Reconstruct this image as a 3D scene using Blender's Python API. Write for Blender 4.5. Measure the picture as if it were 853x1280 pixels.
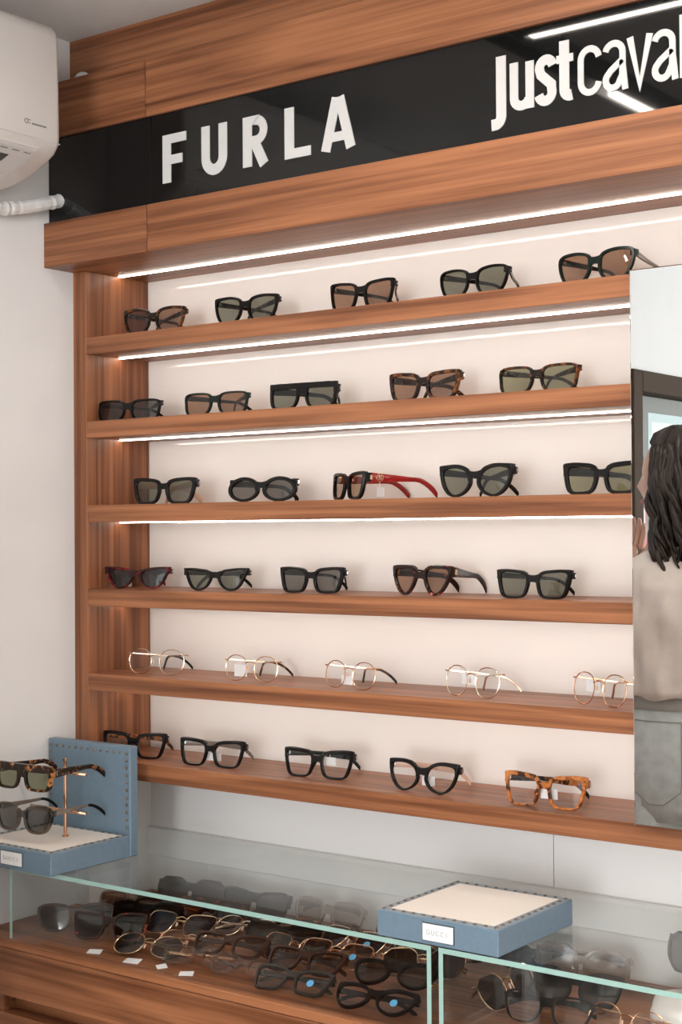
import bpy, math, random
from mathutils import Vector, Matrix, Euler
random.seed(7)
for o in list(bpy.data.objects): bpy.data.objects.remove(o, do_unlink=True)
scene = bpy.context.scene
col = scene.collection
PI = math.pi

# ------------------------------------------------------------------ camera
CAM = Vector((2.1761, -2.0754, 1.5172))
YAW, PITCH, ROLL, FPX = 0.6421, 0.0121, -0.0072, 1883.8
cd = bpy.data.cameras.new('camera'); cam = bpy.data.objects.new('camera', cd); col.objects.link(cam)
F = Vector((-math.sin(YAW)*math.cos(PITCH), math.cos(YAW)*math.cos(PITCH), math.sin(PITCH)))
R0 = Vector((math.cos(YAW), math.sin(YAW), 0)); U0 = R0.cross(F)
R1 = math.cos(ROLL)*R0 + math.sin(ROLL)*U0; U1 = -math.sin(ROLL)*R0 + math.cos(ROLL)*U0
m = Matrix.Identity(4)
for i in range(3):
    m[i][0], m[i][1], m[i][2], m[i][3] = R1[i], U1[i], -F[i], CAM[i]
cam.matrix_world = m
cd.sensor_fit = 'HORIZONTAL'; cd.sensor_width = 36.0; cd.lens = 36.0*FPX/853.0
cd.clip_start = 0.05; cd.clip_end = 60
scene.camera = cam

# ------------------------------------------------------------------ world, light, exposure
W = bpy.data.worlds.new('world'); scene.world = W; W.use_nodes = True
bg = W.node_tree.nodes['Background']; bg.inputs[0].default_value = (0.93, 0.97, 1.0, 1); bg.inputs[1].default_value = 1.2
def area(name, loc, rot, sx, sy, power, color):
    l = bpy.data.lights.new(name, 'AREA'); l.shape = 'RECTANGLE'; l.size = sx; l.size_y = sy; l.energy = power; l.color = color
    o = bpy.data.objects.new(name, l); col.objects.link(o); o.location = loc; o.rotation_euler = rot; return o
# area lamp added inside the unseen shop window, filling the room from behind
area('added_window_fill', (3.15, -6.52, 1.45), (math.radians(90), 0, 0), 1.6, 1.9, 90, (0.96, 0.98, 1.0))
LED_STRENGTH = 7.5
LAMP_STRENGTH = 28.0
vs = scene.view_settings
vs.view_transform = 'Standard'; vs.look = 'None'; vs.gamma = 1.0; vs.use_curve_mapping = False
vs.exposure = 1.28
scene.cycles.transparent_max_bounces = 32
scene.cycles.max_bounces = 10

# ------------------------------------------------------------------ materials
MATS = {}
def newmat(name):
    mt = bpy.data.materials.new(name); mt.use_nodes = True; MATS[name] = mt
    return mt, mt.node_tree.nodes, mt.node_tree.links
def setin(n, k, v):
    if k in n.inputs: n.inputs[k].default_value = v
def pbsdf(name, color, rough=0.5, metal=0.0, coat=0.0, spec=0.5, noise=0.0, nscale=40, emit=None):
    mt, N, L = newmat(name); b = N['Principled BSDF']
    c = (*color, 1)
    setin(b, 'Base Color', c); setin(b, 'Roughness', rough); setin(b, 'Metallic', metal); setin(b, 'Coat Weight', coat)
    setin(b, 'Coat Roughness', 0.04); setin(b, 'Specular IOR Level', spec)
    if noise > 0:
        tc = N.new('ShaderNodeTexCoord'); nz = N.new('ShaderNodeTexNoise'); nz.inputs['Scale'].default_value = nscale; nz.inputs['Detail'].default_value = 5
        L.new(tc.outputs['Object'], nz.inputs['Vector'])
        rp = N.new('ShaderNodeValToRGB'); rp.color_ramp.elements[0].position = 0.3; rp.color_ramp.elements[1].position = 0.7
        rp.color_ramp.elements[0].color = (*[x*(1-noise) for x in color], 1); rp.color_ramp.elements[1].color = (*[min(1, x*(1+noise)) for x in color], 1)
        L.new(nz.outputs['Fac'], rp.inputs[0]); L.new(rp.outputs[0], b.inputs['Base Color'])
    if emit:
        setin(b, 'Emission Color', (*emit[0], 1)); setin(b, 'Emission Strength', emit[1])
    return mt
def wood(name, axis, dark, light, rough=0.38, gain=1.0, fig=1.0):
    """walnut veneer, grain along axis 0/1/2 of the object"""
    mt, N, L = newmat(name); b = N['Principled BSDF']
    tc = N.new('ShaderNodeTexCoord'); oi = N.new('ShaderNodeObjectInfo')
    mul = N.new('ShaderNodeMath'); mul.operation = 'MULTIPLY'; mul.inputs[1].default_value = 23.7; L.new(oi.outputs['Random'], mul.inputs[0])
    cx = N.new('ShaderNodeCombineXYZ')
    for k in range(3): L.new(mul.outputs[0], cx.inputs[k])
    ad = N.new('ShaderNodeVectorMath'); ad.operation = 'ADD'; L.new(tc.outputs['Object'], ad.inputs[0]); L.new(cx.outputs[0], ad.inputs[1])
    def stretched(a, c):
        mp = N.new('ShaderNodeMapping'); s = [c]*3; s[axis] = a; mp.inputs['Scale'].default_value = s
        L.new(ad.outputs[0], mp.inputs['Vector']); return mp.outputs[0]
    n1 = N.new('ShaderNodeTexNoise'); n1.inputs['Scale'].default_value = 1.0; n1.inputs['Detail'].default_value = 3; n1.inputs['Distortion'].default_value = 0.6
    L.new(stretched(0.55*fig, 11.0*fig), n1.inputs['Vector'])
    k = N.new('ShaderNodeMath'); k.operation = 'MULTIPLY'; k.inputs[1].default_value = 9; L.new(n1.outputs['Fac'], k.inputs[0])
    pp = N.new('ShaderNodeMath'); pp.operation = 'PINGPONG'; pp.inputs[1].default_value = 1; L.new(k.outputs[0], pp.inputs[0])
    n2 = N.new('ShaderNodeTexNoise'); n2.inputs['Scale'].default_value = 1.0; n2.inputs['Detail'].default_value = 6; L.new(stretched(1.3, 105), n2.inputs['Vector'])
    n3 = N.new('ShaderNodeTexNoise'); n3.inputs['Scale'].default_value = 1.0; n3.inputs['Detail'].default_value = 3; L.new(stretched(9, 640), n3.inputs['Vector'])
    mx = N.new('ShaderNodeMath'); mx.operation = 'MULTIPLY_ADD'; mx.inputs[1].default_value = 0.30; L.new(pp.outputs[0], mx.inputs[0])
    s2 = N.new('ShaderNodeMath'); s2.operation = 'MULTIPLY'; s2.inputs[1].default_value = 0.82; L.new(n2.outputs['Fac'], s2.inputs[0]); L.new(s2.outputs[0], mx.inputs[2])
    m3 = N.new('ShaderNodeMath'); m3.operation = 'MULTIPLY_ADD'; m3.inputs[1].default_value = 0.30; L.new(n3.outputs['Fac'], m3.inputs[0]); L.new(mx.outputs[0], m3.inputs[2])
    rp = N.new('ShaderNodeValToRGB'); e = rp.color_ramp.elements
    e[0].position = 0.42; e[0].color = (*[x*gain for x in dark], 1); e[1].position = 0.90; e[1].color = (*[x*gain for x in light], 1)
    L.new(m3.outputs[0], rp.inputs[0]); L.new(rp.outputs[0], b.inputs['Base Color'])
    setin(b, 'Roughness', rough); setin(b, 'Specular IOR Level', 0.35)
    return mt
def seethrough(name, tint, refl=0.06, rough=0.02, gloss=(1, 1, 1), fres=True):
    mt, N, L = newmat(name); N.remove(N['Principled BSDF']); out = N['Material Output']
    t = N.new('ShaderNodeBsdfTransparent'); t.inputs[0].default_value = (*tint, 1)
    g = N.new('ShaderNodeBsdfGlossy'); g.inputs['Roughness'].default_value = rough; g.inputs['Color'].default_value = (*gloss, 1)
    mx = N.new('ShaderNodeMixShader')
    if fres:
        f = N.new('ShaderNodeLayerWeight'); f.inputs['Blend'].default_value = 0.5
        pw = N.new('ShaderNodeMath'); pw.operation = 'POWER'; pw.inputs[1].default_value = 5.0; L.new(f.outputs['Facing'], pw.inputs[0])
        ma = N.new('ShaderNodeMath'); ma.operation = 'MULTIPLY_ADD'; ma.inputs[1].default_value = 0.50; ma.inputs[2].default_value = refl*0.7; L.new(pw.outputs[0], ma.inputs[0])
        L.new(ma.outputs[0], mx.inputs[0])
    else: mx.inputs[0].default_value = refl
    L.new(t.outputs[0], mx.inputs[1]); L.new(g.outputs[0], mx.inputs[2]); L.new(mx.outputs[0], out.inputs[0])
    return mt
def speckle(name, stops, scale=55, rough=0.12):
    mt, N, L = newmat(name); b = N['Principled BSDF']
    tc = N.new('ShaderNodeTexCoord'); nz = N.new('ShaderNodeTexNoise'); nz.inputs['Scale'].default_value = scale; nz.inputs['Detail'].default_value = 2; nz.inputs['Distortion'].default_value = 1.2
    L.new(tc.outputs['Object'], nz.inputs['Vector'])
    rp = N.new('ShaderNodeValToRGB'); cr = rp.color_ramp
    while len(cr.elements) < len(stops): cr.elements.new(0.5)
    for e, (p, c) in zip(cr.elements, stops): e.position = p; e.color = (*c, 1)
    L.new(nz.outputs['Fac'], rp.inputs[0]); L.new(rp.outputs[0], b.inputs['Base Color']); setin(b, 'Roughness', rough); setin(b, 'Specular IOR Level', 0.3)
    return mt
WD, WL = (0.115, 0.038, 0.0155), (0.375, 0.150, 0.067)
wood('walnut_x', 0, WD, WL)
wood('walnut_z', 2, WD, WL)
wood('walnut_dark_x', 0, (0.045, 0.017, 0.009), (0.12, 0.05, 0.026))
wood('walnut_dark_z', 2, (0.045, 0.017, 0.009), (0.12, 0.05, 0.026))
pbsdf('white_gloss', (0.74, 0.69, 0.65), 0.07, coat=0.0)
pbsdf('white_paint', (0.78, 0.78, 0.78), 0.85, spec=0.15, noise=0.02, nscale=6)
pbsdf('white_lower', (0.80, 0.785, 0.765), 0.35)
pbsdf('ceiling_paint', (0.80, 0.80, 0.79), 0.7, noise=0.02, nscale=4)
pbsdf('floor_tile', (0.42, 0.37, 0.32), 0.35, noise=0.08, nscale=3)
pbsdf('grout', (0.25, 0.23, 0.21), 0.8)
pbsdf('sign_black', (0.006, 0.006, 0.006), 0.035, spec=0.5)
pbsdf('letter_white', (0.58, 0.57, 0.56), 0.35)
pbsdf('ac_white', (0.84, 0.83, 0.81), 0.32)
pbsdf('ac_grey', (0.62, 0.61, 0.60), 0.4)
pbsdf('ac_mark', (0.18, 0.18, 0.18), 0.4)
pbsdf('black_plastic', (0.012, 0.012, 0.012), 0.2)
pbsdf('wrap_white', (0.80, 0.80, 0.80), 0.45, noise=0.05, nscale=60)
pbsdf('led', (1, 1, 1), 0.4, emit=((1.0, 0.885, 0.77), LED_STRENGTH))
pbsdf('lamp_diffuser', (1, 1, 1), 0.4, emit=((1.0, 0.90, 0.80), LAMP_STRENGTH))
pbsdf('lamp_black', (0.01, 0.01, 0.01), 0.4)
pbsdf('mirror_silver', (0.78, 0.80, 0.80), 0.0, metal=1.0)
pbsdf('mirror_edge', (0.75, 0.76, 0.76), 0.35, metal=1.0)
seethrough('glass_clear', (0.985, 0.992, 0.988), 0.055, 0.0)
pbsdf('glass_edge', (0.33, 0.51, 0.46), 0.12, coat=0.5)
pbsdf('blue_leather', (0.145, 0.215, 0.280), 0.5, noise=0.06, nscale=120)
pbsdf('blue_top', (0.26, 0.32, 0.37), 0.5)
pbsdf('suede_white', (0.84, 0.79, 0.73), 0.8)
pbsdf('stud_brass', (0.24, 0.19, 0.145), 0.3, metal=0.9)
pbsdf('plate_white', (0.85, 0.85, 0.84), 0.3)
pbsdf('plate_frame', (0.05, 0.06, 0.07), 0.35)
pbsdf('plate_text', (0.42, 0.41, 0.40), 0.5)
pbsdf('rose_gold', (0.72, 0.42, 0.26), 0.22, metal=1.0)
pbsdf('gold', (0.83, 0.60, 0.38), 0.18, metal=1.0)
pbsdf('pale_gold', (0.88, 0.74, 0.58), 0.18, metal=1.0)
pbsdf('silver', (0.70, 0.70, 0.70), 0.2, metal=1.0)
pbsdf('acetate_black', (0.0035, 0.003, 0.0028), 0.16, spec=0.28)
pbsdf('acetate_green', (0.008, 0.016, 0.012), 0.18, spec=0.3)
pbsdf('acetate_brown', (0.035, 0.014, 0.008), 0.16, spec=0.35)
pbsdf('acetate_grey', (0.030, 0.025, 0.022), 0.16, spec=0.35)
pbsdf('acetate_red', (0.24, 0.012, 0.012), 0.15, coat=0.4)
pbsdf('acetate_beige', (0.66, 0.42, 0.30), 0.2, coat=0.3)
pbsdf('acetate_taupe', (0.16, 0.12, 0.095), 0.15, coat=0.4)
pbsdf('acetate_pink', (0.62, 0.38, 0.28), 0.18, coat=0.3)
speckle('tortoise_dark', [(0.0, (0.008, 0.005, 0.004)), (0.52, (0.013, 0.008, 0.006)), (0.62, (0.11, 0.035, 0.012)), (0.75, (0.24, 0.08, 0.02))], 70)
speckle('tortoise_amber', [(0.0, (0.02, 0.008, 0.004)), (0.42, (0.05, 0.016, 0.006)), (0.50, (0.36, 0.11, 0.025)), (0.75, (0.55, 0.21, 0.06))], 60)
speckle('tortoise_red', [(0.0, (0.012, 0.005, 0.004)), (0.60, (0.018, 0.007, 0.005)), (0.64, (0.55, 0.09, 0.045)), (0.8, (0.75, 0.24, 0.16))], 50)
speckle('tortoise_gold', [(0.0, (0.012, 0.007, 0.004)), (0.57, (0.02, 0.010, 0.006)), (0.64, (0.30, 0.11, 0.03)), (0.78, (0.6, 0.32, 0.12))], 65)
speckle('red_black', [(0.0, (0.012, 0.005, 0.005)), (0.5, (0.03, 0.006, 0.006)), (0.62, (0.22, 0.012, 0.012)), (0.8, (0.3, 0.02, 0.02))], 45)
seethrough('lens_grey', (0.19, 0.18, 0.165), 0.075)
seethrough('lens_green', (0.24, 0.245, 0.19), 0.075)
seethrough('lens_brown', (0.36, 0.22, 0.145), 0.075)
seethrough('lens_dark', (0.085, 0.075, 0.07), 0.075)
seethrough('lens_olive', (0.34, 0.34, 0.22), 0.075)
seethrough('lens_tan', (0.50, 0.38, 0.29), 0.075)
seethrough('lens_clear', (0.94, 0.94, 0.94), 0.055)
seethrough('lens_blue', (0.10, 0.10, 0.16), 0.075)
seethrough('crystal', (0.80, 0.72, 0.66), 0.10, 0.05)
seethrough('smoke_crystal', (0.42, 0.36, 0.31), 0.10, 0.05)
pbsdf('nose_pad', (0.72, 0.50, 0.38), 0.3)
pbsdf('paper_white', (0.84, 0.84, 0.84), 0.6)
pbsdf('sticker_blue', (0.12, 0.42, 0.72), 0.5)
pbsdf('cloth_white', (0.85, 0.83, 0.80), 0.8)
pbsdf('skin', (0.60, 0.36, 0.27), 0.5)
pbsdf('lips', (0.45, 0.16, 0.14), 0.4)
pbsdf('eye_white', (0.8, 0.8, 0.8), 0.2)
pbsdf('eye_dark', (0.02, 0.012, 0.01), 0.15)
pbsdf('hair_dark', (0.026, 0.016, 0.012), 0.4, noise=0.5, nscale=40)
pbsdf('blouse', (0.84, 0.77, 0.72), 0.8, noise=0.05, nscale=30)
pbsdf('denim', (0.60, 0.67, 0.69), 0.85, noise=0.12, nscale=35)
pbsdf('denim_seam', (0.40, 0.40, 0.38), 0.85)
pbsdf('shoe', (0.75, 0.74, 0.72), 0.6)
pbsdf('door_brown', (0.070, 0.050, 0.038), 0.8, spec=0.1)
pbsdf('door_panel', (0.30, 0.31, 0.30), 0.8, spec=0.1)
pbsdf('poster_pale', (0.60, 0.74, 0.76), 0.8, spec=0.1)
pbsdf('poster_blue', (0.09, 0.20, 0.36), 0.8, spec=0.1)
pbsdf('poster_white', (0.80, 0.83, 0.83), 0.8, spec=0.1)
pbsdf('poster_pink', (0.75, 0.25, 0.28), 0.8, spec=0.1)
pbsdf('alu_dark', (0.08, 0.08, 0.085), 0.4)

# ------------------------------------------------------------------ mesh helpers
class MB:
    def __init__(s): s.v = []; s.f = []; s.mi = []
    def face(s, idx, mi=0): s.f.append(tuple(idx)); s.mi.append(mi)
    def add(s, vs, fs, mi=0):
        b = len(s.v); s.v += [tuple(p) for p in vs]
        for f in fs: s.face([b+i for i in f], mi)
    def box(s, x0, x1, y0, y1, z0, z1, mi=0, side=None, thin=None):
        vs = [(x0,y0,z0),(x1,y0,z0),(x1,y1,z0),(x0,y1,z0),(x0,y0,z1),(x1,y0,z1),(x1,y1,z1),(x0,y1,z1)]
        fs = [(0,3,2,1),(4,5,6,7),(0,1,5,4),(1,2,6,5),(2,3,7,6),(3,0,4,7)]
        ax = [2,2,1,0,1,0]
        b = len(s.v); s.v += vs
        for f, a in zip(fs, ax): s.face([b+i for i in f], mi if thin is None or a == thin else side)
    def cbox(s, x0, x1, y0, y1, z0, z1, c=0.003, mi=0):
        """box with chamfered edges"""
        dims = [(x0,x1),(y0,y1),(z0,z1)]; b = len(s.v); idx = {}
        for sx in (0,1):
            for sy in (0,1):
                for sz in (0,1):
                    sg = (sx,sy,sz)
                    for a in range(3):
                        p = [0,0,0]
                        for k in range(3):
                            lo, hi = dims[k]; v = (lo, hi)[sg[k]]
                            if k != a: v += c if sg[k] == 0 else -c
                            p[k] = v
                        idx[(sg,a)] = len(s.v); s.v.append(tuple(p))
        fs = []
        for a in range(3):
            o = [k for k in range(3) if k != a]
            for sd in (0,1):
                q = []
                for (i,j) in ((0,0),(1,0),(1,1),(0,1)):
                    sg = [0,0,0]; sg[a] = sd; sg[o[0]] = i; sg[o[1]] = j; q.append(idx[(tuple(sg),a)])
                fs.append(q)
        for a in range(3):
            o = [k for k in range(3) if k != a]
            for i in (0,1):
                for j in (0,1):
                    sg0 = [0,0,0]; sg0[o[0]] = i; sg0[o[1]] = j; sg1 = list(sg0); sg1[a] = 1
                    fs.append([idx[(tuple(sg0),o[0])], idx[(tuple(sg1),o[0])], idx[(tuple(sg1),o[1])], idx[(tuple(sg0),o[1])]])
        for k in [(x,y,z) for x in (0,1) for y in (0,1) for z in (0,1)]:
            fs.append([idx[(k,0)], idx[(k,1)], idx[(k,2)]])
        for f in fs: s.face(f, mi)
    def loft(s, rings, closed=True, cap=True, mi=0):
        b = len(s.v); n = len(rings[0])
        for r in rings: s.v += [tuple(p) for p in r]
        for i in range(len(rings)-1):
            for j in range(n if closed else n-1):
                a = b+i*n+j; c = b+i*n+(j+1) % n
                s.face((a, c, c+n, a+n), mi)
        if cap:
            s.face([b+j for j in range(n)][::-1], mi); s.face([b+(len(rings)-1)*n+j for j in range(n)], mi)
    def tube(s, path, r, n=8, mi=0, cap=True, sz=1.0):
        P = [Vector(p) for p in path]; rings = []
        rr = r if isinstance(r, (list, tuple)) else [r]*len(P)
        t0 = (P[1]-P[0]).normalized(); up = Vector((0,0,1)) if abs(t0.z) < 0.9 else Vector((1,0,0))
        nx = t0.cross(up).normalized()
        for i, p in enumerate(P):
            t = (P[min(i+1,len(P)-1)]-P[max(i-1,0)]).normalized()
            nx = (nx - t*nx.dot(t)).normalized(); ny = t.cross(nx)
            rings.append([p + rr[i]*(math.cos(2*PI*k/n)*nx + sz*math.sin(2*PI*k/n)*ny) for k in range(n)])
        s.loft(rings, True, cap, mi)
    def prism(s, poly, a0, a1, plane='xz', mi=0, side=None):
        """extrude 2d polygon along the remaining axis"""
        def pt(u, v, w): return {'xz': (u, w, v), 'xy': (u, v, w), 'yz': (w, u, v)}[plane]
        n = len(poly); b = len(s.v)
        s.v += [pt(u, v, a0) for u, v in poly] + [pt(u, v, a1) for u, v in poly]
        s.face([b+i for i in range(n)], mi); s.face([b+n+i for i in range(n)][::-1], mi)
        for i in range(n):
            j = (i+1) % n; s.face((b+i, b+n+i, b+n+j, b+j), mi if side is None else side)
    def sphere(s, c, r, nu=12, nv=8, mi=0, sc=(1,1,1)):
        rings = []
        for i in range(1, nv):
            t = PI*i/nv
            rings.append([(c[0]+r*sc[0]*math.sin(t)*math.cos(2*PI*j/nu), c[1]+r*sc[1]*math.sin(t)*math.sin(2*PI*j/nu), c[2]-r*sc[2]*math.cos(t)) for j in range(nu)])
        b = len(s.v); s.loft(rings, True, False, mi)
        bot = len(s.v); s.v.append((c[0],c[1],c[2]-r*sc[2])); s.v.append((c[0],c[1],c[2]+r*sc[2]))
        last = b+(nv-2)*nu
        for j in range(nu):
            k = (j+1) % nu; s.face((bot, b+k, b+j), mi); s.face((bot+1, last+j, last+k), mi)
    def build(s, name, mats, parent=None, smooth=False, off=None, auto=None):
        me = bpy.data.meshes.new(name)
        o3 = Vector(off) if off is not None else (Vector(parent.location) if parent is not None and parent.get('_w') else Vector((0,0,0)))
        me.from_pydata([tuple(Vector(p)-o3) for p in s.v], [], s.f)
        for mn in ([mats] if isinstance(mats, str) else mats): me.materials.append(MATS[mn])
        for p, k in zip(me.polygons, s.mi): p.material_index = k; p.use_smooth = smooth
        import bmesh
        bm = bmesh.new(); bm.from_mesh(me); bmesh.ops.recalc_face_normals(bm, faces=bm.faces[:])
        if smooth and auto:
            for e in bm.edges:
                if len(e.link_faces) == 2 and e.calc_face_angle(0) > math.radians(auto): e.smooth = False
        bm.to_mesh(me); bm.free()
        o = bpy.data.objects.new(name, me); col.objects.link(o)
        if parent is not None: o.parent = parent
        elif off is not None: o.location = off
        return o
def tag(o, label=None, cat=None, group=None, kind=None):
    if label: o['label'] = label
    if cat: o['category'] = cat
    if group: o['group'] = group
    if kind: o['kind'] = kind
    return o
def thing(name, label, cat, loc=(0,0,0), group=None, world=True, kind=None):
    o = bpy.data.objects.new(name, None); col.objects.link(o); o.location = loc; o.empty_display_size = 0.05
    tag(o, label, cat, group, kind)
    if world: o['_w'] = 1
    return o
def boxobj(name, b, mat, parent=None, c=0.0015):
    mb = MB(); (mb.cbox(*b, c) if c else mb.box(*b)); return mb.build(name, mat, parent)
def struct(name, b, mat, c=0):
    mb = MB(); (mb.cbox(*b, c) if c else mb.box(*b)); o = mb.build(name, mat, None, off=((b[0]+b[1])/2, (b[2]+b[3])/2, b[4])); o['kind'] = 'structure'; return o

# ------------------------------------------------------------------ room
XL, D, CEIL = -0.036, 0.1751, 2.49
XR, YF = 4.3, -6.6
struct('floor', (XL-0.15, XR+0.15, YF-0.15, 0.36, -0.1, 0.0), 'floor_tile')
struct('ceiling', (XL-0.15, XR+0.15, YF-0.15, 0.36, CEIL, CEIL+0.1), 'ceiling_paint')
struct('wall_back', (XL-0.15, XR+0.15, 0.21, 0.36, 0.0, CEIL), 'white_paint')
struct('wall_right', (XR, XR+0.15, YF-0.15, 0.21, 0.0, CEIL), 'white_paint')
# left wall with a doorway
DY0, DY1, DZ = -3.62, -2.53, 2.045
wl = MB()
wl.box(XL-0.15, XL, DY1, 0.21, 0, CEIL); wl.box(XL-0.15, XL, YF-0.15, DY0, 0, CEIL); wl.box(XL-0.15, XL, DY0, DY1, DZ, CEIL)
o = wl.build('wall_left', 'white_paint', None, off=(XL, -2, 0)); o['kind'] = 'structure'
dr = thing('door_1', None, None, (XL-0.08, (DY0+DY1)/2, 0), kind='structure')
mb = MB()
for (a, b_) in ((DY0, DY0+0.07), (DY1-0.07, DY1)): mb.cbox(XL-0.15, XL+0.012, a, b_, 0, DZ, 0.003)
mb.cbox(XL-0.15, XL+0.012, DY0+0.07, DY1-0.07, DZ-0.07, DZ, 0.003)
mb.build('door_frame', 'door_brown', dr)
lf = boxobj('door_leaf', (XL-0.075, XL-0.045, DY0+0.074, DY1-0.074, 0.01, DZ-0.074), 'door_panel', dr)
mb = MB(); mb.tube([(XL-0.01, DY1-0.14, 1.02), (XL-0.01, DY1-0.26, 1.02)], 0.010); mb.tube([(XL-0.045, DY1-0.14, 1.02), (XL-0.01, DY1-0.14, 1.02)], 0.012); mb.build('door_handle', 'silver', dr, True)
def poster(name, y0, y1, z0, z1, mats, label, bands):
    t = thing(name, label, 'poster', (XL-0.0445, (y0+y1)/2, z0))
    x = XL-0.0445
    mb = MB(); mb.box(x, x+0.0006, y0, y1, z0, z1); mb.build('sheet', mats, t)
    for (a, b_, c, d, mt) in bands:
        mb = MB(); mb.box(x+0.0006, x+0.0010, y0+a*(y1-y0), y0+b_*(y1-y0), z0+c*(z1-z0), z0+d*(z1-z0)); mb.build('print_block', mt, t)
poster('notice', -2.715, -2.615, 1.74, 1.885, 'poster_white', 'small white notice with blue bands on the brown framed door', [(0,1,.05,.18,'poster_blue'),(.15,.85,.45,.85,'poster_pale')])
poster('poster', -3.20, -2.755, 1.42, 1.915, 'poster_pale', 'large pale blue poster on the brown framed door', [(.06,.94,.62,.94,'poster_white'),(.1,.7,.2,.5,'poster_white')])
poster('leaflet', -2.735, -2.625, 1.45, 1.60, 'poster_pink', 'pink leaflet under the white notice on the brown framed door', [(.1,.9,.5,.9,'poster_white')])
# front wall of the shop, mostly window
wf = MB()
wf.box(XL, XR, YF-0.15, YF, 0, 0.45); wf.box(XL, XR, YF-0.15, YF, 2.42, CEIL); wf.box(XL, 0.25, YF-0.15, YF, 0.45, 2.42); wf.box(4.0, XR, YF-0.15, YF, 0.45, 2.42)
o = wf.build('wall_front', 'white_paint', None, off=(2, YF, 0)); o['kind'] = 'structure'
wn = thing('window_1', None, None, (2.12, YF-0.07, 0.45), kind='structure')
for x in (0.25, 1.49, 2.74, 3.95): boxobj('mullion', (x, x+0.05, YF-0.10, YF-0.04, 0.45, 2.42), 'alu_dark', wn)
for z in (0.45, 2.37): boxobj('rail', (0.30, 3.95, YF-0.10, YF-0.04, z, z+0.05), 'alu_dark', wn)
for x0, x1 in ((0.30, 1.49), (1.54, 2.74), (2.79, 3.95)):
    boxobj('pane', (x0, x1, YF-0.074, YF-0.066, 0.50, 2.37), 'glass_clear', wn, 0)

# ------------------------------------------------------------------ shelving unit
ZS = [1.9 - 0.165*i for i in range(6)]; T = 0.0331; ZH = 2.0315; XE = 2.55
unit = thing('display_shelving', 'walnut wall shelving with six lit shelves and a tall wooden header', 'shelving', (1.25, 0.09, ZS[5]-T))
boxobj('side_panel', (XL, 0.0, -0.0008, D, ZS[5]-T, ZH), 'walnut_z', unit, 0.0008)
boxobj('side_panel', (XE, XE+0.036, -0.0008, D, ZS[5]-T, ZH), 'walnut_z', unit, 0.0008)
boxobj('back_panel', (0.0, XE, D, D+0.018, ZS[5]-T, ZH), 'white_gloss', unit, 0)
shelf0 = None
def led(z, parent):
    mb = MB(); mb.box(0.004, XE-0.004, 0.0853, 0.0907, z-0.0022, z+0.001); return mb.build('led_strip', 'led', parent)
for i, z in enumerate(ZS):
    sh = boxobj('shelf', (0.0, XE, 0.0, D, z-T, z), 'walnut_x', unit, 0.0007)
    if i < 5: 
        mb = MB(); mb.box(0.004, XE-0.004, 0.0853, 0.0907, z-T-0.0022, z-T+0.001); mb.build('led_strip', 'led', sh, off=unit.location)
YH = -0.0770
SEAM = 0.2405
hb = boxobj('header_board', (XL, XE+0.036, YH+0.016, 0.20, ZH, ZH+0.02), 'walnut_x', unit, 0.0007)
mb = MB(); mb.box(0.004, XE-0.004, 0.0853, 0.0907, ZH-0.0022, ZH+0.001); mb.build('led_strip', 'led', hb, off=unit.location)
for x0, x1 in ((XL, SEAM-0.0011), (SEAM+0.0011, XE+0.036)):
    boxobj('fascia_board', (x0, x1, YH, YH+0.016, ZH, 2.1175), 'walnut_x', unit, 0.0006)
for x0, x1 in ((XL, SEAM-0.0100), (SEAM-0.0078, XE+0.036)):
    boxobj('upper_fascia_board', (x0, x1, -0.070, -0.048, 2.283, 2.3895), 'walnut_x', unit, 0.0006)
boxobj('header_top', (XL, XE+0.036, -0.048, 0.20, 2.3715, 2.3895), 'walnut_x', unit, 0.0006)
boxobj('top_board', (XL, XE+0.036, -0.007, 0.012, 2.3895, CEIL), 'walnut_x', unit, 0.0006)
boxobj('header_core', (XL+0.002, XE+0.034, -0.045, 0.19, ZH+0.02, 2.3715), 'black_plastic', unit, 0)
# ---- signs
PY = -0.0635
sg0 = thing('sign_panel', 'plain glossy black sign panel beside the air conditioner', 'sign', ((XL+SEAM)/2, PY+0.005, 2.1175))
boxobj('panel', (XL, SEAM-0.0008, PY, PY+0.018, 2.1175, 2.283), 'sign_black', sg0, 0.0004)
sg = thing('sign_panel', 'long glossy black sign panel with white raised lettering', 'sign', ((XE+SEAM)/2, PY+0.005, 2.1175))
boxobj('panel', (SEAM+0.0004, XE+0.036, PY, PY+0.018, 2.1175, 2.283), 'sign_black', sg, 0.0004)
def strokepolys(pts, w):
    P = [Vector((p[0], p[1])) for p in pts]; P = [q for i, q in enumerate(P) if i == 0 or (q-P[i-1]).length > 1e-5]; L_, R_ = [], []
    for i, p in enumerate(P):
        d0 = (P[i]-P[i-1]).normalized() if i > 0 else None
        d1 = (P[i+1]-P[i]).normalized() if i < len(P)-1 else None
        d0 = d0 or d1; d1 = d1 or d0
        n0 = Vector((-d0.y, d0.x)); n1 = Vector((-d1.y, d1.x)); n = (n0+n1)
        n = n.normalized() if n.length > 1e-6 else n0
        k = 1/max(0.5, n.dot(n0)); ww = w[i] if isinstance(w, (list, tuple)) else w
        L_.append(p+n*k*ww/2); R_.append(p-n*k*ww/2)
    return L_, R_
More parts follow.
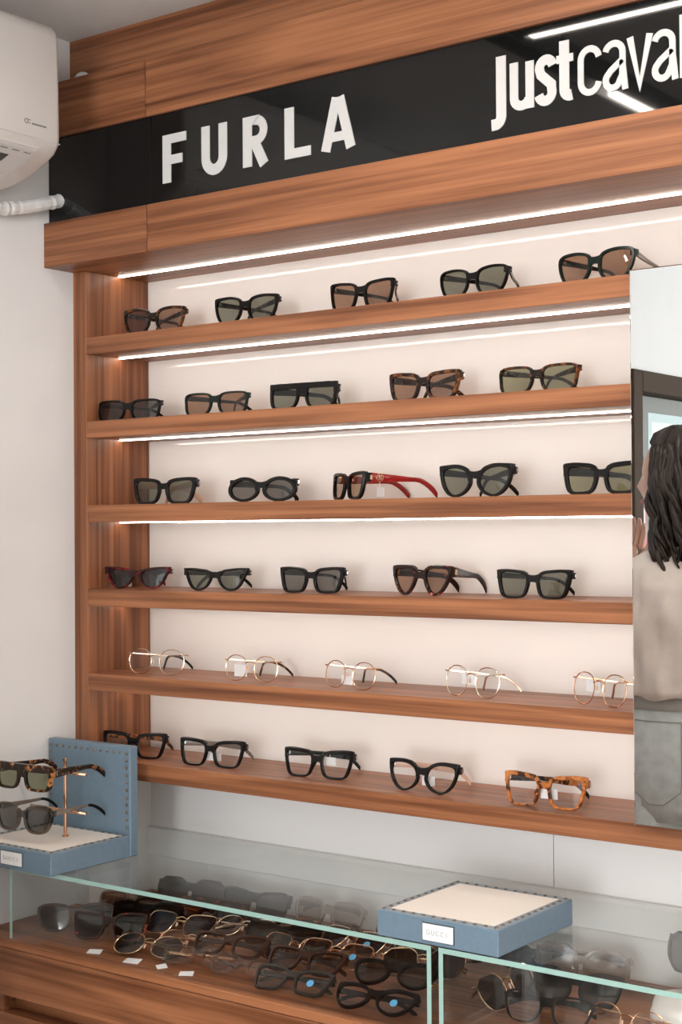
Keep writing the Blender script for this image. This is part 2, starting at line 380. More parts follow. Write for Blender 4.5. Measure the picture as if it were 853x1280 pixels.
def letter(strokes, parent, name='letter', y0=PY-0.0016, y1=PY+0.002, mat='letter_white'):
    mb = MB()
    for si, (pts, w) in enumerate(strokes):
        L_, R_ = strokepolys(pts, w); n = len(L_); b = len(mb.v)
        for yy in (y0-si*0.00012, y1): mb.v += [(p.x, yy, p.y) for p in L_] + [(p.x, yy, p.y) for p in R_]
        for i in range(n-1):
            mb.face((b+i, b+i+1, b+n+i+1, b+n+i)); mb.face((b+2*n+i, b+3*n+i, b+3*n+i+1, b+2*n+i+1))
            mb.face((b+i, b+2*n+i, b+2*n+i+1, b+i+1)); mb.face((b+n+i, b+n+i+1, b+3*n+i+1, b+3*n+i))
        mb.face((b, b+n, b+3*n, b+2*n)); mb.face((b+n-1, b+3*n-1, b+4*n-1, b+2*n-1))
    return mb.build(name, mat, parent)
def arc(cx, cz, rx, rz, a0, a1, n=12):
    return [(cx+rx*math.cos(math.radians(a0+(a1-a0)*i/n)), cz+rz*math.sin(math.radians(a0+(a1-a0)*i/n))) for i in range(n+1)]
zb_, zt_ = 2.1535, 2.2415; w = 0.0205; hw = 0.0165
letter([([(0.2805, zb_), (0.2805, zt_)], w), ([(0.2805, zt_-hw/2), (0.3286, zt_-hw/2)], hw), ([(0.2805, 2.195), (0.319, 2.195)], hw)], sg)
letter([([(0.3755, zt_)] + [(0.3755, 2.187)] + arc(0.396, 2.184, 0.0205, 0.0225, 180, 360, 14) + [(0.4165, 2.187), (0.4165, zt_)], 0.0195)], sg)
letter([([(0.4735, zb_), (0.4735, zt_)], w), ([(0.4735, zt_-hw/2), (0.493, zt_-hw/2)] + arc(0.493, 2.2155, 0.0175, 0.0177, 90, -90, 12) + [(0.4735, 2.1978)], 0.0165), ([(0.489, 2.198), (0.5115, zb_)], 0.020)], sg)
letter([([(0.5675, zb_), (0.5675, zt_)], w), ([(0.5675, zb_+hw/2), (0.614, zb_+hw/2)], hw)], sg)
letter([([(0.6455, zb_), (0.6690, zt_)], 0.019), ([(0.6985, zb_), (0.6752, zt_)], 0.019), ([(0.655, 2.1755), (0.690, 2.1755)], 0.0155), ([(0.6635, zt_-0.004), (0.6805, zt_-0.004)], 0.008)], sg)
# second word: heavy first half, thinner second half
zb2, zx2 = 2.1595, 2.2345; w = 0.0165; hx = zx2-zb2
letter([([(0.9875, 2.2485), (0.9875, 2.158)] + arc(0.976, 2.156, 0.0115, 0.0125, 0, -75, 6) + [(0.970, 2.1435)], 0.0175)], sg)
letter([([(1.0105, zx2-0.001), (1.0105, 2.178)] + arc(1.0235, 2.178, 0.013, 0.0125, 180, 345, 9), 0.0145), ([(1.0382, zx2-0.003), (1.0382, zb2)], 0.0145)], sg)
letter([(arc(1.0665, 2.2155, 0.0115, 0.0125, 10, 180, 9) + [(1.0575, 2.206), (1.0665, 2.1975), (1.0755, 2.189)] + arc(1.065, 2.178, 0.0115, 0.0125, 20, -170, 10), 0.0150)], sg)
letter([([(1.0975, 2.2505), (1.0975, 2.178)] + arc(1.107, 2.177, 0.0095, 0.0100, 180, 290, 6), w), ([(1.0845, 2.2235), (1.1125, 2.2235)], 0.012)], sg)
w2 = 0.0098
letter([(arc(1.140, 2.214, 0.0150, 0.0160, 8, 180, 10) + [(1.125, 2.197)] + arc(1.140, 2.181, 0.0150, 0.0160, 180, 352, 10), w2)], sg)
def small_a(x0):
    letter([(arc(x0+0.0175, 2.2160, 0.0140, 0.0140, 165, 0, 10) + [(x0+0.0315, 2.196), (x0+0.0355, zb2)], w2),
            ([(x0+0.0310, 2.204)] + [(x0+0.0120, 2.190)] + arc(x0+0.0155, 2.1765, 0.0115, 0.0120, 150, 320, 9) + [(x0+0.0310, 2.182), (x0+0.0315, 2.204)], w2)], sg)
small_a(1.1620); small_a(1.2405)
letter([([(1.2055, zx2-0.001), (1.2205, zb2+0.002), (1.2370, zx2-0.001)], 0.0105)], sg)
letter([([(1.2880, zb2), (1.2880, 2.2500)], w2)], sg)
letter([([(1.3050, zb2), (1.3050, 2.2500)], w2)], sg)
letter([([(1.3225, zb2), (1.3225, 2.2260)], w2), ([(1.3225, 2.2380), (1.3225, 2.2490)], w2)], sg)

# ---- lower white panels, side return and rail
struct('trim_1', (XL, 0.0, 0.0, D, 0.70, ZS[5]-T-0.0005), 'white_lower')
struct('trim_2', (0.0, 0.9345, D, D+0.018, 0.70, ZS[5]-T-0.0005), 'white_lower')
struct('trim_3', (0.9362, XE, D, D+0.018, 0.70, ZS[5]-T-0.0005), 'white_lower')
# ------------------------------------------------------------------ counter
CY, ZB, ZT = -0.249, 0.7839, 0.9150
CYB = 0.160
base = thing('counter_cabinet', 'low walnut counter with drawers carrying the glass cases', 'cabinet', (1.2, -0.05, 0))
boxobj('counter_top', (XL+0.001, 2.4, CY-0.010, D-0.001, ZB-0.0145, ZB), 'walnut_x', base, 0.001)
boxobj('cabinet_body', (XL+0.001, 2.4, CY+0.025, D-0.001, 0.08, ZB-0.0145), 'walnut_x', base, 0)
boxobj('plinth', (XL+0.001, 2.4, CY+0.06, D-0.001, 0.0, 0.08), 'black_plastic', base, 0)
for k, (z0, z1) in enumerate(((0.684, ZB-0.0155), (0.46, 0.653), (0.24, 0.430), (0.085, 0.21))):
    for x0, x1 in ((XL+0.001, 1.20), (1.203, 2.4)):
        boxobj('drawer_front', (x0, x1, CY-0.011, CY+0.022, z0, z1), 'walnut_x', base, 0.0012)
boxobj('end_stile', (XL+0.001, 0.045, CY-0.005, CY+0.024, 0.653, 0.684), 'walnut_x', base, 0)
def case(x0, x1, label):
    t = thing('glass_case', label, 'display case', ((x0+x1)/2, (CY+CYB)/2, ZB))
    g = 0.0075
    def pane(nm, b, thin):
        mb = MB(); mb.box(*b)
        if thin != 1: mb.mi[2] = 1          # polished front edge shows green
        return mb.build(nm, ['glass_clear', 'glass_edge'], t)
    pane('top_pane', (x0, x1, CY, CYB, ZT-g, ZT), 2)
    pane('front_pane', (x0+g+0.0003, x1-g-0.0003, CY+0.001, CY+g+0.001, ZB+0.0004, ZT-g-0.0003), 1)
    pane('side_pane', (x0, x0+g, CY+0.0003, CYB, ZB+0.0004, ZT-g-0.0003), 0)
    pane('side_pane', (x1-g, x1, CY+0.0003, CYB, ZB+0.0004, ZT-g-0.0003), 0)
    pane('back_pane', (x0+g+0.0003, x1-g-0.0003, CYB-g, CYB, ZB+0.0004, ZT-g-0.0003), 1)
    return t
case(0.055, 0.967, 'long glass counter case full of jumbled eyewear by the white side wall')
case(0.980, 1.90, 'glass counter case with oversized sunglasses beneath the wall mirror')
struct('trim_4', (0.001, XE, CYB+0.001, D-0.0005, ZT-0.058, ZT-0.001), 'white_lower', 0.002)

# low cabinet along the left wall (it darkens what the case glass mirrors)
lc = thing('low_cabinet', 'low dark walnut cabinet with four doors along the left wall', 'cabinet', (0.11, -1.15, 0))
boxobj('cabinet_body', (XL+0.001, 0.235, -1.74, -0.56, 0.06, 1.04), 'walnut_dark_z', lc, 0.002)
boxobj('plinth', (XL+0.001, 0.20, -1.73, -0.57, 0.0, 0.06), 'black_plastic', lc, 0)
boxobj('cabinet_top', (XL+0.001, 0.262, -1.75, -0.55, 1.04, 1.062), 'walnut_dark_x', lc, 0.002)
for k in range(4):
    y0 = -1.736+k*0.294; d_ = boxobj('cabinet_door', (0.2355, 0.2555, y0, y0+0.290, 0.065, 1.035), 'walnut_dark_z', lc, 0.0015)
    mb = MB(); yy = y0+(0.262 if k % 2 == 0 else 0.028); mb.tube([(0.272, yy, 0.62), (0.272, yy, 0.78)], 0.005, 8); mb.tube([(0.255, yy, 0.64), (0.272, yy, 0.64)], 0.004, 6); mb.tube([(0.255, yy, 0.76), (0.272, yy, 0.76)], 0.004, 6)
    mb.build('handle', 'alu_dark', d_, True, off=lc.location)
# ------------------------------------------------------------------ mirror
mr = thing('wall_mirror', 'tall frameless mirror fixed in front of the shelves', 'mirror', (1.45, -0.01, 1.0765))
mb = MB(); mb.cbox(1.180, 1.72, -0.022, -0.018, 1.0768, 1.9018, 0.0015); mb.build('mirror_glass', 'mirror_silver', mr)
mb = MB(); mb.box(1.1785, 1.7215, -0.018, -0.0012, 1.0765, 1.9022); mb.build('mirror_backing', 'mirror_edge', mr)

# ------------------------------------------------------------------ air conditioner
AY0, AY1 = -1.06, -0.222
ac = thing('air_conditioner', 'white wall mounted air conditioner beside the wooden header', 'air conditioner', (XL, (AY0+AY1)/2, 2.142))
prof = [(XL+0.004, 2.422), (0.145, 2.422), (0.160, 2.419), (0.168, 2.410), (0.172, 2.396), (0.174, 2.24), (0.174, 2.215), (0.171, 2.203), (0.161, 2.190), (0.140, 2.178), (0.097, 2.161), (0.054, 2.151), (XL+0.004, 2.142)]
def acring(y, inset):
    cx, cz = 0.05, 2.25; out = []
    for x, z in prof: out.append((max(XL+0.003, x-inset*(1 if x > 0.05 else 0)), y, z - inset*(1 if z > cz else -1)*0.8))
    return out
mb = MB(); mb.loft([acring(AY0, 0.012), acring(AY0+0.004, 0.004), acring(AY0+0.012, 0), acring(AY1-0.012, 0), acring(AY1-0.004, 0.004), acring(AY1, 0.012)])
mb.build('housing', 'ac_white', ac, True, auto=50)
# lower panel (visible as an inset with rounded corner), louvre, display, marks
def acsurf(t):      # point on lower curved face by z
    for (x0, z0), (x1, z1) in zip(prof[5:], prof[6:]):
        if z1 <= t <= z0: return x0+(x1-x0)*(z0-t)/(z0-z1)
    return 0.05
def acpatch(name, y0, y1, z0, z1, mat, lift=0.0012, n=8, parent=ac):
    mb = MB(); rings = []
    for i in range(n+1):
        z = z0+(z1-z0)*i/n; x = acsurf(z)
        rings.append([(x-0.004, y0, z), (x-0.004, y1, z), (x+lift, y1, z), (x+lift, y0, z)])
    mb.loft(rings); return mb.build(name, mat, parent)
acpatch('panel_gap', AY0+0.004, AY1-0.004, 2.2080, 2.2096, 'ac_grey', 0.0006, 2)
lp = acpatch('air_flap', AY0+0.06, AY1-0.050, 2.153, 2.194, 'ac_grey', 0.0010)
acpatch('flap_edge', AY0+0.058, AY1-0.048, 2.194, 2.1958, 'ac_white', 0.0022, 2)
acpatch('display', -0.352, -0.318, 2.170, 2.178, 'black_plastic', 0.0022, 3)
for k in range(4): acpatch('indicator_mark', -0.372+k*0.026, -0.356+k*0.026, 2.1845, 2.1856, 'ac_mark', 0.0018, 1)
# logo: a curl and a short line of lettering
lg = MB()
for (yc, r) in ((-0.3045, 0.0055), (-0.2985, 0.0045)):
    a = [(0.1746, yc+r*math.cos(math.radians(t)), 2.2345+0.7*r*math.sin(math.radians(t))) for t in range(60, 310, 25)]
    lg.tube(a, 0.0007, 5)
for k in range(8): lg.box(0.1738, 0.1748, -0.2925+k*0.0042, -0.2925+k*0.0042+0.0026, 2.2305, 2.2335)
lg.build('logo', 'ac_mark', ac)
# insulated pipe
mb = MB(); path = []; rad = []
for i in range(40):
    t = i/39; y = -0.34+t*0.2755; u = max(0.0, (y+0.215)/0.15); path.append((-0.006+0.002*math.sin(t*9), y, 2.1215+0.038*u**1.3)); rad.append(0.0125+0.0007*math.sin(i*2.3)+0.0012*random.random())
mb.tube(path, rad, 12)
tag(mb.build('insulated_pipe', 'wrap_white', None, False, off=(0, -0.15, 2.13)), 'white tape wrapped pipe running along the wall under the air conditioner', 'pipe')
mb = MB(); mb.sphere((0.030, -0.035, 2.4005), 0.013, 10, 7, sc=(1.3, 1, 0.85)); mb.sphere((0.012, -0.033, 2.3975), 0.009, 10, 7, sc=(1.3, 1, 0.85))
tag(mb.build('wrapped_cable', 'wrap_white', None, True, off=(0.03, -0.035, 2.389)), 'bundled white cable end lying on top of the wooden header', 'cable')

# ------------------------------------------------------------------ ceiling lamps (linear profiles, the first two seen mirrored in the sign, the rest unseen)
def lamp(label, x0, x1, y0, y1, lit):
    t = thing('linear_ceiling_lamp', label, 'ceiling lamp', ((x0+x1)/2, (y0+y1)/2, CEIL-0.05))
    mb = MB(); w_ = 0.005; z0, z1 = CEIL-0.05, CEIL-0.0005      # downward open channel
    mb.box(x0, x1, y0, y0+w_, z0, z1); mb.box(x0, x1, y1-w_, y1, z0, z1); mb.box(x0, x0+w_, y0+w_, y1-w_, z0, z1); mb.box(x1-w_, x1, y0+w_, y1-w_, z0, z1); mb.box(x0+w_, x1-w_, y0+w_, y1-w_, z1-0.012, z1)
    mb.build('profile', 'lamp_black', t)
    a = lit; boxobj('diffuser', (a[0], a[1], a[2], a[3], CEIL-0.047, CEIL-0.0128), 'lamp_diffuser', t, 0)
lamp('black linear ceiling lamp running parallel to the sign wall', 0.765, 3.4, -0.550, -0.510, (0.775, 3.38, -0.5435, -0.5165))
lamp('black linear ceiling lamp running from the sign wall towards the shop window', 0.703, 0.753, -3.6, -0.48, (0.714, 0.742, -1.35, -0.975))
lamp('added black linear fill lamp running along the middle of the shop ceiling', 2.38, 2.42, -2.1, -0.9, (2.386, 2.414, -2.08, -0.92))  # unseen lamp added to brighten the room and the woman's back
lamp('added black linear fill lamp beside the shop window', 1.0, 3.6, -5.22, -5.18, (1.02, 3.58, -5.214, -5.186))  # another unseen lamp, added to lift the ambient light of the deep room
lamp('black linear ceiling lamp over the far end of the shop', 1.6, 3.9, -2.92, -2.88, (1.62, 3.88, -2.914, -2.886))

# ------------------------------------------------------------------ blue display stands
stud_me = None
def stud(x, y, z, parent, axis='z'):
    global stud_me
    if stud_me is None:
        mb = MB(); rings = []
        for (r, h) in ((0.0032, 0), (0.0030, 0.0010), (0.0020, 0.0019), (0.0007, 0.0023)):
            rings.append([(r*math.cos(2*PI*k/8), r*math.sin(2*PI*k/8), h) for k in range(8)])
        mb.loft(rings); o = mb.build('stud', 'stud_brass', parent, True, off=(0,0,0)); stud_me = o.data
    else:
        o = bpy.data.objects.new('stud', stud_me); col.objects.link(o); o.parent = parent
    o.location = Vector((x, y, z)) - parent.location
    if axis == 'y': o.rotation_euler = (PI/2, 0, 0)
def blue_base(x0, x1, y0, y1, z0, h, label, back=None):
    t = thing('display_stand', label, 'display stand', ((x0+x1)/2, (y0+y1)/2, z0))
    yb = y1 if back is None else y1-0.0215
    boxobj('base', (x0, x1, y0, yb, z0, z0+h), 'blue_leather', t, 0.0015)
    bw = 0.0155
    boxobj('border', (x0+0.0012, x1-0.0012, y0+0.0012, yb-0.0012, z0+h, z0+h+0.0005), 'blue_top', t, 0)
    boxobj('inlay', (x0+bw, x1-bw, y0+bw, yb-bw*(1 if back is None else 0.75), z0+h+0.0005, z0+h+0.0011), 'suede_white', t, 0)
    n = 12; zt = z0+h+0.0005; i = 0.0078
    for k in range(n):
        f = k/(n-1); stud(x0+i+f*(x1-x0-2*i), y0+i, zt, t); stud(x0+i+f*(x1-x0-2*i), yb-i, zt, t)
    for k in range(1, n-1):
        f = k/(n-1); stud(x0+i, y0+i+f*(yb-y0-2*i), zt, t); stud(x1-i, y0+i+f*(yb-y0-2*i), zt, t)
    if back:
        boxobj('back_board', (x0, x1+0.001, y1-0.021, y1, z0, back), 'blue_leather', t, 0.002)
        n = 13
        for k in range(n): f = k/(n-1); stud(x0+i+f*(x1-x0-2*i), y1-0.021, back-0.012, t, 'y')
        for k in range(1, 11):
            z = back-0.012-k*0.0137; stud(x0+i, y1-0.021, z, t, 'y'); stud(x1-i, y1-0.021, z, t, 'y')
    return t
def nameplate(t, x0, x1, z0, z1, y):
    boxobj('plate_rim', (x0-0.0014, x1+0.0014, y-0.0012, y+0.001, z0-0.0014, z1+0.0014), 'plate_frame', t, 0)
    pl = boxobj('plate', (x0, x1, y-0.0024, y-0.0010, z0, z1), 'plate_white', t, 0)
    h = (z1-z0)*0.27; zc = (z0+z1)/2; lw = h*0.95; sp = (x1-x0)*0.70/4.4; xs = (x0+x1)/2-2.0*sp; st = h*0.13
    def G(x, bar):
        s = [(arc(x, zc, lw*0.46, h*0.5, 45, 318, 12), st)]
        if bar: s.append(([(x+lw*0.05, zc-h*0.05), (x+lw*0.42, zc-h*0.05), (x+lw*0.42, zc-h*0.42)], st))
        return s
    shapes = [G(xs, True), [([(xs+sp-lw*0.4, zc+h/2), (xs+sp-lw*0.4, zc-h*0.15)] + arc(xs+sp, zc-h*0.12, lw*0.4, h*0.38, 180, 360, 8) + [(xs+sp+lw*0.4, zc+h/2)], st)],
              G(xs+2*sp, False), G(xs+3*sp, False), [([(xs+3.85*sp, zc+h/2), (xs+3.85*sp, zc-h/2)], st)]]
    for s in shapes:
        o = letter(s, t, 'letter', y-0.0029, y-0.0023, 'plate_text')
        o.parent = pl
B1 = blue_base(-0.0335, 0.1870, -0.2690, -0.0535, ZT+0.0004, 0.0395, 'blue studded display stand with upright back board and gold post', 1.1190)
nameplate(B1, 0.058, 0.113, 0.924, 0.947, -0.2690)
B2 = blue_base(0.8700, 1.0790, -0.2470, -0.0270, ZT+0.0004, 0.0385, 'low empty blue studded display tray with white inlay bridging the glass cases')
nameplate(B2, 0.953, 1.005, 0.9225, 0.9465, -0.2470)
# gold post with two cross arms
px, py = 0.0975, -0.1516
mb = MB(); mb.tube([(px, py, 0.9565), (px, py, 1.098)], 0.0034, 10); mb.tube([(px, py, 0.9562), (px, py, 0.9585)], 0.0065, 12); mb.tube([(px, py, 1.097), (px, py, 1.1005)], 0.0045, 10)
mb.build('post', 'rose_gold', B1, True, auto=40)
for z in (1.0745, 1.0040):
    mb = MB(); mb.tube([(px-0.094, py, z), (px+0.055, py, z)], 0.0030, 8); mb.build('cross_arm', 'rose_gold', B1, True)

# ------------------------------------------------------------------ eyewear
SHAPES = {
 'way':   [(-.95,.35),(-.8,.8),(-.2,1),(.5,1),(.95,.85),(1,.4),(.85,-.3),(.55,-.85),(0,-1),(-.55,-.9),(-.88,-.35)],
 'rect':  [(-.95,.45),(-.75,.88),(0,1),(.75,.95),(1,.72),(.97,0),(.88,-.72),(.62,-1),(-.4,-1),(-.75,-.82),(-.95,-.15)],
 'flat':  [(-.92,.65),(-.72,.95),(0,1),(.75,1),(.98,.8),(.97,0),(.87,-.72),(.6,-1),(-.4,-1),(-.75,-.75),(-.93,0)],
 'chunky':[(-.92,.45),(-.7,.82),(0,.96),(.72,1),(1,.8),(.95,.1),(.76,-.72),(.5,-1),(-.42,-1),(-.72,-.78),(-.9,-.1)],
 'oval':  [(math.cos(t*PI/6), math.sin(t*PI/6)) for t in range(12)],
 'cat':   [(-.95,.1),(-.75,.65),(-.25,.95),(.4,1),(.92,.85),(1,.4),(.78,-.35),(.38,-.88),(-.1,-1),(-.6,-.75),(-.9,-.3)],
 'slim':  [(-.95,.3),(-.7,.75),(-.1,.9),(.6,1),(1,.92),(.86,.3),(.6,-.5),(.25,-.95),(-.2,-1),(-.65,-.65),(-.9,-.1)],
 'tri':   [(-.88,.6),(-.6,.95),(.1,1),(.8,.95),(1,.65),(.82,0),(.45,-.7),(.05,-1),(-.35,-.85),(-.72,-.2)],
 'round': [(math.copysign(abs(math.cos(t*PI/6))**.88, math.cos(t*PI/6)), math.copysign(abs(math.sin(t*PI/6))**.88, math.sin(t*PI/6))) for t in range(12)],
 'panto': [(math.copysign(abs(math.cos(t*PI/8))**.86, math.cos(t*PI/8))*(1 if math.sin(t*PI/8) > -.1 else .95), math.copysign(abs(math.sin(t*PI/8))**.84, math.sin(t*PI/8))) for t in range(16)],
 'octa':  [(-.95,.4),(-.85,.7),(-.5,1),(-.2,1.02),(.45,1),(.65,.95),(1,.55),(1.02,.3),(.92,-.35),(.5,-.95),(.3,-1),(-.4,-1),(-.65,-.85),(-.95,-.2)],
 'aviator':[(-.9,.5),(-.7,.9),(0,1),(.7,1),(1,.75),(.97,.1),(.75,-.6),(.3,-.98),(-.2,-.95),(-.65,-.55),(-.88,0)],
}
def closed_curve(pts, n):
    P = pts; m = len(P); dense = []
    for i in range(m):
        p0, p1, p2, p3 = P[i-1], P[i], P[(i+1) % m], P[(i+2) % m]
        for k in range(8):
            t = k/8
            dense.append(tuple(0.5*((2*p1[a])+(-p0[a]+p2[a])*t+(2*p0[a]-5*p1[a]+4*p2[a]-p3[a])*t*t+(-p0[a]+3*p1[a]-3*p2[a]+p3[a])*t**3) for a in (0, 1)))
    L_ = [0]
    for i in range(len(dense)):
        a, b = dense[i], dense[(i+1) % len(dense)]; L_.append(L_[-1]+math.hypot(b[0]-a[0], b[1]-a[1]))
    out = []; j = 0
    for k in range(n):
        s = L_[-1]*k/n
        while L_[j+1] < s: j += 1
        t = (s-L_[j])/max(1e-9, L_[j+1]-L_[j]); a, b = dense[j], dense[(j+1) % len(dense)]
        out.append((a[0]+(b[0]-a[0])*t, a[1]+(b[1]-a[1])*t))
    return out
def glasses(name, label, cat, kind, Wd, H, frame, lens, temple, loc, yaw, foldL=42, foldR=35, group=None, metal=False, tilt=0.0,
            rim=None, th=0.0065, wing=0.0, dbl=0.019, tip=None, lean=6, temple_h=0.010, hinge='silver', tagged=None, sticker=None, emblem=False,
            brow=False, drop=None, airborne=False, TL=0.144, hz_=None, N=40, bridge_z=None):
    root = thing(name, label, cat, loc, group, world=False)
    root.rotation_euler = Euler((-math.radians(tilt), 0, math.radians(yaw)), 'XYZ')
    if rim is None: rim = (0.0012,)*4 if metal else (0.0048, 0.0042, 0.0048, 0.0036)   # top, outer, nasal->, bottom
    rt, ro, rn, rb = rim
    a = (Wd/2 - dbl/2 - ro - wing*0.6 - (0.004 if metal else 0))/2; b = (H-rt-rb)/2; cx = dbl/2+a; cz = rb+b
    ln = math.radians(lean)
    def P3(x, z, y=0.0):
        y2 = 0.9*x*x + y
        return (x, y2*math.cos(ln)+z*math.sin(ln), z*math.cos(ln))
    inner = [(cx+a*u, cz+b*v) for u, v in closed_curve(SHAPES[kind], N)]
    outer = []
    for i in range(N):
        p, q = inner[i-1], inner[(i+1) % N]; tx, tz = q[0]-p[0], q[1]-p[1]; l = math.hypot(tx, tz); nx, nz = tz/l, -tx/l
        c = (inner[i][0]-cx, inner[i][1]-cz)
        if nx*c[0]+nz*c[1] < 0: nx, nz = -nx, -nz
        wv = (rt if nz > 0 else rb)*nz*nz + (ro if nx > 0 else rn)*nx*nx
        ox, oz = inner[i][0]+nx*wv, inner[i][1]+nz*wv
        if wing > 0:                                    # squared or swept-up outer top corner
            g = math.exp(-((math.atan2(c[1]/b, c[0]/a)-0.66)/0.40)**2)*min(0.85, 0.50+wing*60)
            ox += (cx+a+ro+wing*0.6-ox)*g; oz += (H-rt*0.15-oz)*g
        outer.append((ox, oz))
    fr = MB()
    for sx in (1, -1):
        if metal:
            fr.tube([P3(sx*x, z) for x, z in outer]+[P3(sx*outer[0][0], outer[0][1])], 0.00095, 6, cap=False)
        else:
            r4 = []
            rings = [[P3(sx*x, z, -th*0.42) for x, z in inner],
                     [P3(sx*(x*0.92+ix*0.08), z*0.92+iz*0.08, -th*0.5) for (x, z), (ix, iz) in zip(inner, outer)],
                     [P3(sx*(x*0.82+ix*0.18), z*0.82+iz*0.18, -th*0.5) for (x, z), (ix, iz) in zip(outer, inner)],
                     [P3(sx*x, z, -th*0.28) for x, z in outer], [P3(sx*x, z, th*0.45) for x, z in outer], [P3(sx*x, z, th*0.45) for x, z in inner]]
            n = N; base_ = len(fr.v)
            for r in rings: fr.v += r
            for i in range(6):
                for j in range(n):
                    k = (j+1) % n; A = base_+i*n; B_ = base_+((i+1) % 6)*n
                    fr.face((A+j, A+k, B_+k, B_+j))
    zbr = bridge_z if bridge_z else (cz+b*0.42)
    hz = hz_ if hz_ else (min(cz+b*0.72, H-temple_h*0.5-0.0006) if not metal else cz+b*0.62)
    if metal:
        hw = dbl/2+0.002
        fr.tube([P3(-hw+2*hw*k/8, zbr+0.0035*math.sin(PI*k/8), -0.0015*math.sin(PI*k/8)) for k in range(9)], 0.0011, 6)
        for sx in (1, -1): fr.tube([P3(sx*(cx+a), hz, 0), P3(sx*(Wd/2-0.001), hz+0.0005, 0.0), P3(sx*(Wd/2), hz, 0.006)], 0.0013, 6)
    else:
        hw = dbl/2+rn*0.4; tz = (H - rt*1.2) if brow else min(zbr+0.0065, H-rt)
        rings = []
        for k in range(9):
            f = -1+2*k/8; x = f*hw; top = tz + (0.0 if brow else 0.0022*(abs(f)**2)) ; bot = zbr-0.0045-(0.004*abs(f)**2.5)
            rings.append([P3(x, bot, -th*0.45), P3(x, bot, th*0.4), P3(x, top, th*0.4), P3(x, top, -th*0.45)])
        fr.loft(rings)
        if brow:
            rings = []
            for k in range(13):
                f = -1+2*k/12; x = f*(Wd/2-0.001)
                rings.append([P3(x, H-rt*1.5, -th*0.52), P3(x, H-rt*1.5, th*0.4), P3(x, H-0.0002, th*0.4), P3(x, H-0.0002, -th*0.52)])
            fr.loft(rings)
        for sx in (1, -1):   # end pieces
            zc = hz; x1 = max(p[0] for p in outer if abs(p[1]-zc) < b*0.4)-0.0004
            hh = temple_h*0.5; r_ = []
            for (x, y, s_) in ((x1-0.007, 0.0, 1.0), (x1-0.0005, -0.0005, 1.0), (x1+0.0005, 0.004, 1.0), (x1, 0.010, 0.9)):
                r_.append([P3(sx*(x-0.002), zc-hh*s_, y+0.001), P3(sx*(x+0.0006), zc-hh*s_, y), P3(sx*(x+0.0006), zc+hh*s_, y), P3(sx*(x-0.002), zc+hh*s_, y+0.001)])
            fr.loft(r_)
    fo = fr.build('frame', frame, root, True, auto=35)
    if metal:
        for sx in (1, -1):
            m_ = MB(); c = P3(sx*(dbl/2-0.0015), zbr-0.009, 0.005); m_.sphere(c, 0.0030, 8, 6, sc=(0.55, 0.7, 1.6)); m_.tube([c, P3(sx*(dbl/2+0.001), zbr-0.004, 0.0)], 0.0005, 5)
            m_.build('nose_pad', 'nose_pad', root, True)
    lens_objs = []
    for sx in (-1, 1):
        m_ = MB(); n = N
        rr = []
        for f in (1.0, 0.66, 0.33):
            rr.append([P3(sx*(cx+(x-cx)*f), cz+(z-cz)*f, -0.0012*(1-f*f)) for x, z in inner])
        m_.loft(rr, True, False); c0 = len(m_.v); m_.v.append(P3(sx*cx, cz, -0.0012))
        for j in range(n): m_.face((2*n+j, 2*n+(j+1) % n, c0))
        lens_objs.append(m_.build('lens', lens, root, True))
    if sticker:
        c = P3(sticker*cx, cz-b*0.1, -0.0030); m_ = MB(); R_ = 0.0062
        m_.loft([[(c[0]+R_*math.cos(2*PI*k/16), c[1]+y, c[2]+R_*math.sin(2*PI*k/16)) for k in range(16)] for y in (0, 0.0004)])
        m_.build('sticker', 'sticker_blue', lens_objs[1 if sticker > 0 else 0])
    # temples
    hp = P3(Wd/2-0.003, hz, 0.009)
    dr_ = drop if drop is not None else 0.022
    pitch = 0.0 if airborne else math.asin(max(-0.1, min(0.3, (hp[2]-dr_-temple_h*0.30)/TL)))
    tnames = temple if isinstance(temple, (tuple, list)) else (temple, temple)
    for sx, fold, tm in ((-1, foldL, tnames[0]), (1, foldR, tnames[1])):
        m_ = MB(); rings = []; NS = 16; tiprings = []
        for k in range(NS+1):
            s_ = k/NS; y = TL*s_; bend = max(0, (s_-0.66)/0.34); z = -dr_*bend**1.35; y -= 0.010*bend*bend
            inw = -sx*0.004*math.sin(PI*min(1, s_*1.1))
            if metal: h, t_ = (0.0013, 0.0010) if s_ < 0.62 else (0.0022+0.0010*bend, 0.0016)
            else:
                h = temple_h*0.5*(1.0-0.50*min(1, s_/0.6)) if s_ < 0.6 else temple_h*0.5*(0.5+0.34*bend)
                if k == NS: h *= 0.8
                t_ = 0.0021-0.0006*s_
            ring = [(inw-t_, y, z-h*0.7), (inw-t_*0.6, y, z-h), (inw+t_*0.6, y, z-h), (inw+t_, y, z-h*0.7), (inw+t_, y, z+h*0.7), (inw+t_*0.6, y, z+h), (inw-t_*0.6, y, z+h), (inw-t_, y, z+h*0.7)]
            rings.append(ring)
        cut = int(NS*0.64) if tip else NS
        m_.loft(rings[:cut+1]); te = m_.build('temple', tm, root, True, auto=40)
        te.location = (sx*hp[0], hp[1], hp[2])
        te.rotation_euler = Euler((-pitch, 0, sx*math.radians(fold)), 'XYZ')
        if tip:
            m_ = MB(); m_.loft(rings[cut:]); m_.build('temple_tip', tip, te, True, auto=40)
        if hinge:
            m_ = MB(); hh = 0.0012 if metal else temple_h*0.27
            m_.cbox(-0.0029, 0.0029, -0.0034, 0.0034, -hh, hh, 0.0005); m_.build('hinge', hinge, te)
